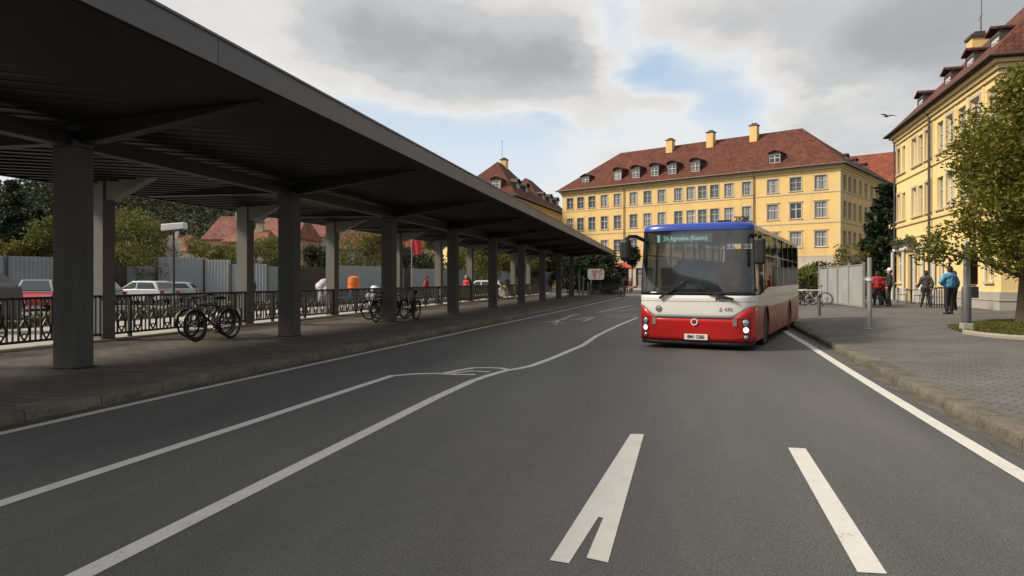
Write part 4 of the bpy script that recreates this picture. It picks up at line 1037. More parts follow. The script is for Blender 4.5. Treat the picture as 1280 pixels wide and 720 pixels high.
# ---------------------------------------------------------------- people
def capsule(bm, p, q, r1, r2, n=12):
    p, q = Vector(p), Vector(q); d = q-p; L = d.length
    if L < 1e-5: d = Vector((0,0,1)); L = 1e-5
    d.normalize(); x = d.orthogonal().normalized(); y = d.cross(x)
    prof = [(-r1*math.cos(a), r1*math.sin(a)) for a in [PI/2*k/4 for k in range(1,5)]]+[(L+r2*math.sin(a), r2*math.cos(a)) for a in [PI/2*k/4 for k in range(0,4)]]
    rings = []
    for h, r in prof: rings.append([bm.verts.new(p+d*h+(x*math.cos(2*PI*k/n)+y*math.sin(2*PI*k/n))*r) for k in range(n)])
    a = bm.verts.new(p-d*r1); b = bm.verts.new(q+d*r2)
    for i in range(len(rings)-1):
        for k in range(n): bm.faces.new((rings[i][k], rings[i][(k+1) % n], rings[i+1][(k+1) % n], rings[i+1][k]))
    for k in range(n): bm.faces.new((a, rings[0][(k+1) % n], rings[0][k])); bm.faces.new((b, rings[-1][k], rings[-1][(k+1) % n]))
def blob(name, caps, vox, mt, parent, wrinkle=0.0, smooth_it=4, cut=None):
    bm = bmesh.new()
    for c in caps: capsule(bm, *c)
    me = bpy.data.meshes.new('t'); bm.to_mesh(me); bm.free(); o = bpy.data.objects.new('t', me); col.objects.link(o)
    r = o.modifiers.new('r', 'REMESH'); r.mode = 'VOXEL'; r.voxel_size = vox
    s_ = o.modifiers.new('s', 'SMOOTH'); s_.iterations = smooth_it; s_.factor = .5
    if wrinkle:
        tx = bpy.data.textures.new('folds', 'CLOUDS'); tx.noise_scale = .09; tx.noise_depth = 2
        dm = o.modifiers.new('d', 'DISPLACE'); dm.texture = tx; dm.strength = wrinkle; dm.mid_level = .5; dm.texture_coords = 'LOCAL'
    dg = bpy.context.evaluated_depsgraph_get(); dg.update(); m2 = bpy.data.meshes.new_from_object(o.evaluated_get(dg)); m2.name = name
    bpy.data.objects.remove(o)
    m2.materials.clear(); m2.materials.append(mt); m2.polygons.foreach_set('use_smooth', [True]*len(m2.polygons))
    if cut:
        bm = bmesh.new(); bm.from_mesh(m2); bmesh.ops.bisect_plane(bm, geom=bm.verts[:]+bm.edges[:]+bm.faces[:], plane_co=cut[0], plane_no=cut[1], clear_outer=True); bm.to_mesh(m2); bm.free()
    n = bpy.data.objects.new(name, m2); col.objects.link(n); n.parent = parent; return n
m_skin = M('skin', (.50,.29,.20), .55, .1, 8)
def person(label, x, y, z, rz, H=1.75, jacket=(.05,.05,.06), trousers=(.03,.03,.035), hair=(.02,.015,.01), arms=None, legs=None, puffy=1.0, group=None, hat=None, bag=None, shoe=(.015,.015,.015), lean=0.0, hem=.86):
    k = H/1.75; root = thing('person', label, 'person', (x, y, z), rz, group); root.scale = (k, k, k)
    A = arms or [((.25,-.03,1.13),(.26,.07,.90)), ((-.25,-.03,1.13),(-.26,.07,.90))]
    Lg = legs or [((.10,.03,.50),(.11,-.01,.09)), ((-.10,.03,.50),(-.11,-.01,.09))]
    sh_ = [Vector((.185,0,1.41)), Vector((-.185,0,1.41))]; hp = [Vector((.09,0,.92)), Vector((-.09,0,.92))]
    # body: one continuous figure, with face, ears and five-fingered hands
    c = [((0,.01,1.60),(0,.02,1.66),.088,.094), ((0,.045,1.565),(0,.05,1.60),.058,.06), ((0,.0,1.42),(0,.01,1.54),.058,.054),
         ((0,.105,1.62),(0,.125,1.59),.012,.017), ((.092,0,1.60),(.096,0,1.635),.016,.02), ((-.092,0,1.60),(-.096,0,1.635),.016,.02), ((-.03,.098,1.55),(.03,.098,1.55),.012,.012),
         ((-.11,0,1.38),(.11,0,1.38),.10,.10), ((-.07,0,1.18),(.07,0,1.18),.105,.105), ((-.07,0,.98),(.07,0,.98),.11,.11), ((0,0,1.38),(0,0,.98),.11,.11)]
    for i in (0, 1):
        e, w_ = Vector(A[i][0]), Vector(A[i][1]); c += [(sh_[i], e, .052, .042), (e, w_, .042, .028)]
        f = (w_-e).normalized(); side = Vector((0,1,0)) if abs(f.y) < .8 else Vector((0,0,1)); side = (side-f*side.dot(f)).normalized(); pm = w_+f*.085
        c += [(w_, pm, .030, .036), (w_+f*.04+side*.025, pm+side*.028, .02, .018), (w_+f*.04-side*.025, pm-side*.026, .02, .018)]
        inn = Vector((-1 if i == 0 else 1, 0, 0)); bend = (inn-f*inn.dot(f)).normalized()
        for q, ln in ((-.032,.058),(-.011,.072),(.011,.078),(.032,.068)):
            a = pm+side*q*.95; b = a+f*ln*.55+bend*ln*.15; c += [(a-f*.01, b, .0095, .009), (b, b+f*ln*.4+bend*ln*.35, .009, .0075)]
        a = w_+f*.03+side*.03; b = a+side*.035+f*.03+bend*.01; c += [(a, b, .012, .0105), (b, b+f*.032+bend*.012, .0105, .008)]
        kn, an = Vector(Lg[i][0]), Vector(Lg[i][1]); c += [(hp[i], kn, .08, .055), (kn, an, .055, .037), (an, an+Vector((0,.13,-.05)), .035, .028)]
    blob('body', c, .0075, m_skin, root)
    mb = MB()
    for s_ in (-1, 1): mb.ball((s_*.034,.104,1.628),.011,8,6)
    mb.build('eyes', M('eye_dark', (.03,.02,.02), .2), root, smooth=True)
    mj = M('jacket_%.3f_%.3f_%.3f' % jacket, jacket, .8, .35, 9, bump=.2)
    pf = .022*puffy; c = [((-.115,0,1.37),(.115,0,1.37),.10+pf,.10+pf), ((-.08,0,1.18),(.08,0,1.18),.105+pf,.105+pf), ((-.085,0,hem+.1),(.085,0,hem+.1),.10+pf,.10+pf), ((0,0,1.44),(0,.005,1.47),.075,.068), ((0,0,1.38),(0,0,hem+.1),.12+pf,.12+pf)]
    for i in (0, 1):
        e, w_ = Vector(A[i][0]), Vector(A[i][1]); c += [(sh_[i], e, .055+pf, .048+pf), (e, e+(w_-e)*.93, .048+pf, .038+pf*.8)]
    blob('jacket', c, .014, mj, root, .02*puffy)
    mt_ = M('trousers_%.3f_%.3f_%.3f' % trousers, trousers, .85, .3, 8, bump=.2)
    c = [((-.075,0,.96),(.075,0,.96),.115,.115), ((0,0,.90),(0,0,.95),.10,.10)]
    for i in (0, 1):
        kn, an = Vector(Lg[i][0]), Vector(Lg[i][1]); c += [(hp[i], kn, .098, .072), (kn, an+Vector((0,0,.0)), .072, .058)]
    blob('trousers', c, .014, mt_, root, .012)
    ms = M('shoe_%.3f_%.3f_%.3f' % shoe, shoe, .5, .2, 8)
    for i in (0, 1):
        an = Vector(Lg[i][1]); blob('shoe', [(an+Vector((0,-.03,-.035)), an+Vector((0,.0,-.04)), .05, .048), (an+Vector((0,0,-.048)), an+Vector((0,.15,-.056)), .045, .036)], .012, ms, root)
    mh = M('hair_%.3f_%.3f_%.3f' % hair, hair, .7, .3, 30, bump=.4)
    blob('hair', [((0,-.02,1.655),(0,.015,1.69),.102,.098), ((0,-.035,1.60),(0,-.03,1.64),.088,.098)], .012, mh, root, .012)
    if hat:
        mb = MB(); mb.lathe([(.108,1.655),(.112,1.69),(.10,1.745),(.06,1.785),(.01,1.795)], (0,0,0), 18); mb.prism([(.09*math.cos(a), .10+.10*math.sin(a)) for a in [PI*k/8 for k in range(9)]], 'z', 1.66, 1.672); mb.build('cap', M('cap_%.2f' % hat[0], hat, .5), root, smooth=False, auto=50)
    return root
def PZ(u, v):  # standing point on the right pavement
    p = G(u, v, .25); return p
away = YAW
x, y = PZ(1187, 392.5)
person('person in a bright blue jacket standing with elbows out near the dark bollard', x, y, zr(x, y), away+R(8), 1.76, (.10,.33,.52), (.016,.016,.018), arms=[((.34,.02,1.17),(.16,.14,1.05)), ((-.36,.0,1.18),(-.17,.12,1.08))], puffy=1.5, legs=[((.06,.0,.50),(.05,-.03,.09)), ((-.09,.03,.50),(-.10,.02,.09))], hem=.95)
x, y = PZ(1157.5, 384.2)
person('person in a dark grey jacket walking away past the low iron fence', x, y, zr(x, y), away+R(-14), 1.66, (.055,.05,.055), (.028,.028,.032), arms=[((.27,-.08,1.15),(.27,.02,.92)), ((-.28,.0,1.15),(-.32,.14,.97))], legs=[((.11,.10,.50),(.15,-.16,.13)), ((-.10,.06,.50),(-.17,.14,.09))])
x, y = AT(1192.5, 29.0)
person('person in dark trousers and jacket half hidden behind the one in the blue jacket', x, y, zr(x, y), away+R(25), 1.62, (.03,.03,.035), (.02,.02,.022))
x, y = AT(1112, 33.5)
person('person in black wearing a white cap beside the delivery scooter by the hoarding', x, y, zr(x, y), away+R(60), 1.8, (.022,.022,.026), (.016,.016,.018), hat=(.75,.75,.75))
x, y = AT(1097, 33.8)
person('person in a red jacket and blue jeans walking away beside the grey hoarding', x, y, zr(x, y), away+R(-20), 1.66, (.36,.02,.025), (.035,.05,.085), legs=[((.10,.08,.50),(.10,-.10,.11)), ((-.10,.06,.50),(-.13,.14,.09))], puffy=1.6)
# driver: sits at the wheel of the bus, left hand side of the vehicle
dp = bus.matrix_basis @ Vector((.55, 1.30, .0))
dr = person('bus driver in a red shirt sitting behind the windscreen with hands on the wheel', dp.x, dp.y, .33, BRZ+PI, 1.72, (.42,.05,.05), (.03,.03,.05), (.03,.02,.015),
    arms=[((.27,.14,1.18),(.18,.38,1.12)), ((-.27,.14,1.18),(-.18,.38,1.12))], legs=[((.12,.42,.92),(.13,.44,.50)), ((-.12,.42,.92),(-.13,.44,.50))])
# people far off beyond the railing
x, y = AT(583, 44); person('person in a red top behind the railing between the fourth and fifth columns', x, y, .012, away+R(140), 1.75, (.50,.05,.07), (.02,.02,.03), (.5,.42,.35))
x, y = AT(314.5, 36); person('person in dark blue standing by the hoarding behind the second rear post', x, y, .0, away+R(70), 1.72, (.03,.04,.07), (.02,.02,.03))
x, y = AT(533, 41); person('person in a crimson hooded jacket bending over a bicycle behind the railing', x, y, .0, away+R(-100), 1.7, (.45,.03,.05), (.04,.04,.05), puffy=1.7)
x, y = AT(407, 37); 
# ---------------------------------------------------------------- bicycles
m_bk = M('bike_black', (.014,.014,.015), .35, .2, 10); m_ty = M('tyre_black', (.012,.012,.012), .8, .3, 20); m_sp = M('spoke_grey', (.05,.05,.05), .3, .1, 10, metal=.6)
def make_bike(label, fr=m_bk, group='bicycles parked under the canopy'):
    r = thing('bicycle', label, 'bicycle', (0,0,0), 0, group)
    RW = .34; cr, cf = Vector((-.50,0,RW)), Vector((.56,0,RW)); bb_ = Vector((-.06,0,.29)); st = Vector((-.22,0,.80)); ht = Vector((.36,0,.84)); hb = Vector((.40,0,.66))
    mb = MB()
    for a, b, q in ((st,bb_,.017),(hb,bb_,.021),(ht,hb,.02)): mb.tube([a,b],q,8)
    mb.tube([st+(bb_-st)*.1, Vector((.02,0,.80)), ht+(hb-ht)*.15], .018, 8)
    for s_ in (-1, 1):
        e = Vector((0,.045*s_,0)); mb.tube([bb_+e*.5, cr+e], .010, 6); mb.tube([st+e*.3+Vector((.02,0,-.06)), cr+e], .009, 6)
    mb.build('frame', fr, r)
    mb = MB()
    for s_ in (-1, 1): e = Vector((0,.05*s_,0)); mb.tube([hb+e*.6, hb+Vector((.05,0,-.12))+e, cf+e], .012, 6)
    mb.build('fork', fr, r)
    tm = MB(); tm.tube([(RW*.965*math.cos(2*PI*k/32), 0, RW*.965*math.sin(2*PI*k/32)) for k in range(32)], .0185, 8, True); tme = tm.mesh('wheel', m_ty, True)
    rm = MB(); rm.tube([(.305*math.cos(2*PI*k/32), 0, .305*math.sin(2*PI*k/32)) for k in range(32)], .011, 6, True)
    for k in range(18):
        a = 2*PI*k/18; s_ = 1 if k % 2 else -1; rm.tube([(0,.03*s_,0),(.30*math.cos(a),0,.30*math.sin(a))], .0025, 3)
    rm.tube([(0,-.05,0),(0,.05,0)], .024, 8); rme = rm.mesh('rim', m_sp)
    for c in (cr, cf): w_ = obj('wheel', tme, r, c); obj('rim', rme, w_)
    for c, a0, a1 in ((cr,20,190),(cf,10,150)):
        mb = MB(); pts = [(c.x+.375*math.cos(R(a)), c.z+.375*math.sin(R(a))) for a in range(a0, a1+1, 10)]
        for (p, q) in zip(pts, pts[1:]): mb.bar((p[0],0,p[1]),(q[0],0,q[1]),.05,.006)
        mb.build('mudguard', fr, r)
    mb = MB(); mb.tube([st, st+Vector((-.035,0,.12))], .014, 8); sp_ = mb.build('seat_post', m_sp, r)
    mb = MB(); mb.add([(-.40,-.085,.93),(-.40,.085,.93),(-.25,.055,.945),(-.11,.018,.93),(-.11,-.018,.93),(-.25,-.055,.945),(-.39,-.07,.985),(-.39,.07,.985),(-.25,.04,.975),(-.12,.012,.955),(-.12,-.012,.955),(-.25,-.04,.975)],
        [(0,1,2,3,4,5),(11,10,9,8,7,6)]+[(i,(i+1)%6,6+(i+1)%6,6+i) for i in range(6)]); mb.build('saddle', m_ty, r, bevel=.01)
    mb = MB(); mb.tube([ht, ht+Vector((-.03,0,.13)), ht+Vector((.04,0,.16))], .014, 6); q = ht+Vector((.04,0,.16))
    mb.tube([q+Vector((-.14,-.30,.02)), q+Vector((-.03,-.22,.03)), q, q+Vector((-.03,.22,.03)), q+Vector((-.14,.30,.02))], .012, 6); hbx = mb.build('handlebar', m_sp, r)
    for s_ in (-1,1): mb = MB(); mb.tube([q+Vector((-.14,.30*s_,.02)), q+Vector((-.05,.235*s_,.029))], .018, 8); mb.build('grip', m_ty, hbx)
    mb = MB(); mb.lathe([(.09,-.006),(.09,.006)], (bb_.x,.05,bb_.z), 16, 'y')
    mb.bar(bb_+Vector((0,.07,0)), bb_+Vector((.10,.07,-.13)), .02, .02); mb.bar(bb_+Vector((0,-.07,0)), bb_+Vector((-.10,-.07,.13)), .02, .02); mb.bb(.0,.10,.08,.16,.145,.165); mb.bb(-.2,-.12,-.16,-.08,.41,.43)
    mb.bar(bb_+Vector((0,.05,.085)), cr+Vector((0,.05,.035)), .01, .012); mb.bar(bb_+Vector((0,.05,-.085)), cr+Vector((0,.05,-.035)), .01, .012); mb.build('crankset', m_sp, r)
    mb = MB(); mb.tube([bb_+Vector((-.08,.05,-.03)), Vector((-.16,.20,.02))], .01, 6); mb.build('kickstand', m_bk, r)
    mb = MB(); mb.bb(-.72,-.32,-.06,.06,.745,.765); mb.tube([(-.68,.05,.75),(-.5,.06,.36)],.007,5); mb.tube([(-.68,-.05,.75),(-.5,-.06,.36)],.007,5); mb.build('luggage_rack', m_bk, r)
    return r
bike = make_bike('black bicycle nearest the road in the group beside the first rear posts')
zp = .12
ba = Vector(G(240, 427.5, .12)); bbv = Vector(G(296, 421.5, .12)); an = math.atan2((bbv-ba).y, (bbv-ba).x); mid = (ba+bbv)/2
perp = Vector((-(bbv-ba).y, (bbv-ba).x)).normalized()
def lean(o, p, rz, roll): o.location = (p.x, p.y, zp); o.rotation_euler = (R(roll), 0, rz)
al_ = (bbv-ba).normalized(); lean(bike, mid, an+PI, 6)
q = mid+perp*.5; b_ = dup(bike, label='black bicycle in the middle of the group beside the first rear posts'); lean(b_, q+al_*.45, an+PI+.08, 5)
q = mid+perp*1.0; b_ = dup(bike, label='black bicycle closest to the railing in the group beside the first rear posts'); lean(b_, q+al_*.75, an-.06, -6)
for i, (u, D, a, l) in enumerate(((480, 23.2, .35, 'black bicycle seen end on just before the third front column'), (490, 25.0, .25, 'black bicycle leaning behind the third front column'), (512, 24.3, -.25, 'black bicycle whose front wheel shows past the third front column'), (476, 24.6, .1, 'black bicycle furthest to the left of the cluster at the third front column'), (516, 25.6, .1, 'black bicycle behind the others past the third front column'))):
    p = Vector(AT(u, D)); b_ = dup(bike, label=l); lean(b_, p, YAW+PI/2+[-.35,-.9,.55,-.7,.2][i], [5,-5,4,-4,5][i])
for i, (u, D, a, l) in enumerate(((712, 60, 1.2, 'small far bicycle leaning at the last column of the canopy'), (764, 62, 0.2, 'small far bicycle parked at the end of the dark railings by the bus'))):
    p = Vector(AT(u, D)); b_ = dup(bike, label=l); b_['group'] = 'bicycles parked far off'; lean(b_, p, YAW+a, 4)
    if i == 1: b_.location.z = .0
silver = make_bike('silver bicycle parked behind the white topped table near the bus', M('bike_silver', (.45,.45,.45), .35, .1, 8), 'bicycles parked by the grey hoarding')
p = AT(1006, 37.5); silver.location = (p[0], p[1], zr(*p)); silver.rotation_euler = (R(4), 0, YAW+.3)
b_ = dup(silver, label='silver bicycle parked between the white topped table and the grey hoarding'); p = AT(1018, 36.5); b_.location = (p[0], p[1], zr(*p)); b_.rotation_euler = (R(-5), 0, YAW-.2)
b_ = dup(silver, label='silver bicycle at the rear of the bus beyond the white topped table'); p = AT(1000, 41); b_.location = (p[0], p[1], zr(*p)); b_.rotation_euler = (R(5), 0, YAW+.1)
# white topped table in front of them
p = AT(1014, 34.5); tb = thing('table', 'white topped folding table in front of the silver bicycles behind the bus', 'table', (p[0], p[1], zr(*p)), YAW)
mb = MB(); mb.bb(-.55,.55,-.3,.3,.80,.86); mb.build('tabletop', m_white, tb, bevel=.02)
for sx in (-.45,.45):
    for sy in (-.24,.24): mb = MB(); mb.tube([(sx,sy,.0),(sx*.9,sy,.80)], .018, 6); mb.build('leg', m_bk, tb)
# ---------------------------------------------------------------- street furniture on the right pavement
m_post = M('galvanised', (.26,.25,.245), .5, .2, 6, bump=.1); m_bol = M('bollard_grey', (.085,.082,.085), .5, .2, 5, bump=.1)
def post(u, v, h, r, label, name='post', mt=m_post, cap=True, cat='post'):
    p = G(u, v, .22); t_ = thing(name, label, cat, (p[0], p[1], zr(*p)))
    mb = MB(); mb.lathe([(r,0),(r,h-.04),(r*.96,h-.01),(r*.6,h)], n=14); mb.build('shaft', mt, t_, auto=40)
    mb = MB(); mb.lathe([(r*1.7,0),(r*1.7,.012),(r*1.2,.03),(r*1.02,.032)], n=14); mb.build('base', mt, t_, auto=40)
    return t_
tp = post(1087, 409.5, 1.92, .062, 'tall plain steel post standing at the end of the grey hoarding')
mb = MB(); mb.lathe([(.085,1.30),(.085,1.38)], n=14); mb.bb(-.14,.0,-.02,.02,1.32,1.36); mb.build('clamp', m_white, tp, auto=40)
sb = post(1024, 393, .72, .055, 'short dark bollard on the pavement behind the rear of the bus', 'bollard', m_bol, cat='bollard')
mb = MB(); mb.ball((0,0,.76), .09, 12, 8); mb.build('knob', m_bol, sb, smooth=True)
p = G(1208, 414, .25); bl = thing('bollard', 'thick dark grey bollard on a stone block at the corner of the grass', 'bollard', (p[0], p[1], zr(*p)))
mb = MB(); mb.bb(-.12,.12,-.12,.12,0,.20); mb.build('stone_block', m_conc, bl, bevel=.02)
mb = MB(); mb.lathe([(.105,.20),(.105,1.05),(.085,1.09),(.02,1.10)], n=18); mb.build('shaft', m_bol, bl, auto=40)
# pale post with a brown box and panel behind the bollard
p = AT(1208.5, 20.6); sg_ = thing('sign_post', 'pale post carrying a brown panel and box partly hidden by the tree leaves', 'sign post', (p[0], p[1], zr(*p)), YAW)
mb = MB(); mb.bb(-.07,.07,-.07,.07,0,2.4); mb.build('shaft', m_white, sg_, bevel=.01)
m_brn = M('brown_board', (.07,.04,.025), .6, .3, 6)
mb = MB(); mb.bb(.09,.30,-.05,.05,1.12,2.2); mb.build('panel', m_brn, sg_, bevel=.01)
mb = MB(); mb.bb(.072,.30,-.09,.09,.72,1.05); mb.build('box', M('box_grey', (.10,.085,.085), .5), sg_, bevel=.015)
# grass island with kerb and the tree
gi = [G(u, v, .25) for u, v in ((1183,409),(1206,417),(1230,420.5),(1260,423.5),(1300,426),(1360,428),(1440,420),(1440,407),(1330,400),(1240,401.5))]
gz = .25
mb = MB(); mb.poly([(a, b, gz+.03) for a, b in gi]); tag(mb.build('lawn', M('lawn_soil', (.10,.115,.035), .95, .3, 2, bump=.4), fix=False), kind='structure')
mb = MB(); gk = [Vector(p) for p in gi[:7]]; mb.tube([(p.x, p.y, gz+.02) for p in gk[1:]], .07, 6); tag(mb.build('kerb', M('kerb_grey', (.30,.27,.22), .9, .3, 3, bump=.4)), kind='structure')
def inpoly(x, y, P):
    c = False; n = len(P)
    for i in range(n):
        (x0,y0),(x1,y1) = P[i], P[i-1]
        if (y0 > y) != (y1 > y) and x < (x1-x0)*(y-y0)/(y1-y0)+x0: c = not c
    return c
def grass(name, pts, n, h, mt, z, kind='stuff'):
    xs = [p[0] for p in pts]; ys = [p[1] for p in pts]; mb = MB(); k = 0
    while k < n:
        x, y = random.uniform(min(xs), max(xs)), random.uniform(min(ys), max(ys))
        if not inpoly(x, y, pts): continue
        k += 1; a = random.uniform(0, 2*PI); hh = h*random.uniform(.5, 1.3); w_ = .012*random.uniform(.7, 1.5); dx, dy = math.cos(a)*w_, math.sin(a)*w_; lx, ly = random.gauss(0,.5)*hh, random.gauss(0,.5)*hh
        mb.add([(x-dx,y-dy,z),(x+dx,y+dy,z),(x+lx,y+ly,z+hh)], [(0,1,2)])
    return tag(mb.build(name, mt, fix=False), kind=kind)
grass('grass', gi, 14000, .06, leafmat('grass_blades', (.085,.095,.022), .5, .2, 1.5), gz+.03)
# low iron fence at the building
p = AT(1171, 31.0); lf = thing('iron_fence', 'low dark iron fence of upright bars in front of the yellow shop wall', 'fence', (p[0], p[1], zr(*p)), YAW+R(8))
for k in range(9): mb = MB(); mb.bb(k*.125-.5-.014,k*.125-.5+.014,-.014,.014,0,.88); mb.build('bar', m_iron, lf)
mb = MB(); mb.bb(-.54,.54,-.015,.015,.881,.91); mb.build('rail', m_iron, lf); mb = MB(); mb.bb(-.54,.54,-.022,-.016,.15,.18); mb.build('rail', m_iron, lf)
# cafe table and chairs at the door
for i, (u, D, l) in enumerate(((1128, 37.5, 'dark cafe chair to the left of the small round table by the shop door'), (1150, 36.5, 'dark cafe chair to the right of the small round table by the shop door'))):
    p = AT(u, D); c = thing('cafe_chair', l, 'chair', (p[0], p[1], zr(*p)), YAW+(1.2 if i == 0 else -1.4), 'cafe chairs by the shop door')
    mb = MB(); mb.bb(-.21,.21,-.21,.21,.44,.47); mb.build('seat', m_wood, c, bevel=.008)
    mb = MB(); mb.bb(-.20,.20,.19,.215,.60,.86); mb.build('backrest', m_wood, c, bevel=.008)
    for sx in (-.18,.18):
        for sy in (-.18,.2): mb = MB(); mb.tube([(sx*1.1,sy*1.1,0),(sx,sy,.44 if sy < 0 else .86)], .013, 6); mb.build('leg', m_iron, c)
p = AT(1139, 37.0); c = thing('cafe_table', 'small round dark cafe table standing by the shop door', 'table', (p[0], p[1], zr(*p)))
mb = MB(); mb.lathe([(.34,.70),(.35,.71),(.35,.73),(.34,.74)], n=20); mb.build('tabletop', m_wood, c, auto=40)
mb = MB(); mb.lathe([(.03,.012),(.03,.70)], n=10); mb.lathe([(.22,0),(.22,.01),(.05,.04)], n=14); mb.build('pedestal', m_iron, c, auto=40)
# delivery scooter
p = AT(1106, 35); sc_ = thing('scooter', 'dark delivery scooter with an orange front shield parked near the person in the white cap', 'scooter', (p[0], p[1], zr(*p)), YAW+.9)
m_sco = M('scooter_dark', (.03,.03,.035), .3, .1, 5); m_orng = M('orange_plastic', (.75,.16,.02), .4, .1, 5)
mb = MB(); mb.prism([(-.65,.55),(-.62,.75),(-.05,.78),(.05,.42),(.38,.38),(.40,.26),(-.1,.24),(-.5,.34)], 'y', -.16, .16); mb.build('body', m_sco, sc_, bevel=.05)
mb = MB(); mb.prism([(.38,.30),(.46,.32),(.36,1.0),(.30,.98)], 'y', -.2, .2); mb.build('front_shield', m_orng, sc_, bevel=.03)
mb = MB(); mb.bb(-.6,-.05,-.14,.14,.785,.86); mb.build('saddle', m_ty, sc_, bevel=.03)
mb = MB(); mb.bb(-.98,-.6,-.22,.22,.80,1.2); mb.build('top_box', M('box_crimson', (.40,.02,.03), .45), sc_, bevel=.03)
mb = MB(); mb.tube([(.32,-.33,1.08),(.36,0,1.02),(.32,.33,1.08)], .02, 6); mb.tube([(.36,0,1.02),(.50,0,.35)], .03, 6); mb.build('handlebar', m_blk, sc_)
for x in (-.52,.56):
    mb = MB(); mb.lathe([(.15,-.05),(.22,-.05),(.235,0),(.22,.05),(.15,.05)], n=20, axis='y'); w_ = mb.build('wheel', m_ty, sc_, loc=(x,0,.235)); mb = MB(); mb.lathe([(.03,-.055),(.14,-.04),(.14,.04),(.03,.055)], n=16, axis='y'); mb.build('rim', m_sp, w_)
# grey site hoarding on the right
p0 = Vector(AT(1079.5, 31.0)); p1 = Vector(AT(1061.5, 33.2)); p2 = Vector(AT(1024, 40.0)); hz = zr(*p0)
m_hoard = M('hoarding_grey', (.30,.31,.315), .55, .25, 1.2, bump=.05)
hd = thing('site_hoarding', 'pale grey metal hoarding with thick posts standing on the right pavement behind the bus', 'fence', (p0.x, p0.y, hz))
def corr(mb, a, b, h, z0=.08, pitch=.16, dp=.02):
    d = b-a; L = d.length; d.normalize(); nn = Vector((-d.y, d.x)); n = int(L/(pitch/4)); pts = []
    for i in range(n+1):
        s_ = [dp, dp, -dp, -dp][i % 4]; q = a+d*(L*i/n)+nn*s_; pts.append(q)
    vs = [(q.x, q.y, z0) for q in pts]+[(q.x, q.y, h) for q in pts]; m_ = len(pts)
    mb.add(vs, [(i, i+1, m_+i+1, m_+i) for i in range(m_-1)])
seg = [p0, p1]+[p1+(p2-p1)*k/3 for k in (1,2,3)]
for i, (a, b) in enumerate(zip(seg, seg[1:])):
    mb = MB(); corr(mb, a-p0, b-p0, 1.93-.02*i, pitch=.30, dp=.012); mb.build('panel', m_hoard, hd, fix=False)
    mb = MB(); a_, b_2 = a-p0, b-p0; mb.bar((a_.x,a_.y,1.95),(b_2.x,b_2.y,1.95-.02),.05,.05); mb.build('rail', m_post, hd); mb = MB(); mb.bar((a_.x,a_.y,.06),(b_2.x,b_2.y,.06),.05,.08); mb.build('rail', m_post, hd)
for a in seg: q = a-p0; mb = MB(); mb.bb(q.x-.055,q.x+.055,q.y-.055,q.y+.055,0,2.05); mb.build('post', m_post, hd, bevel=.01)
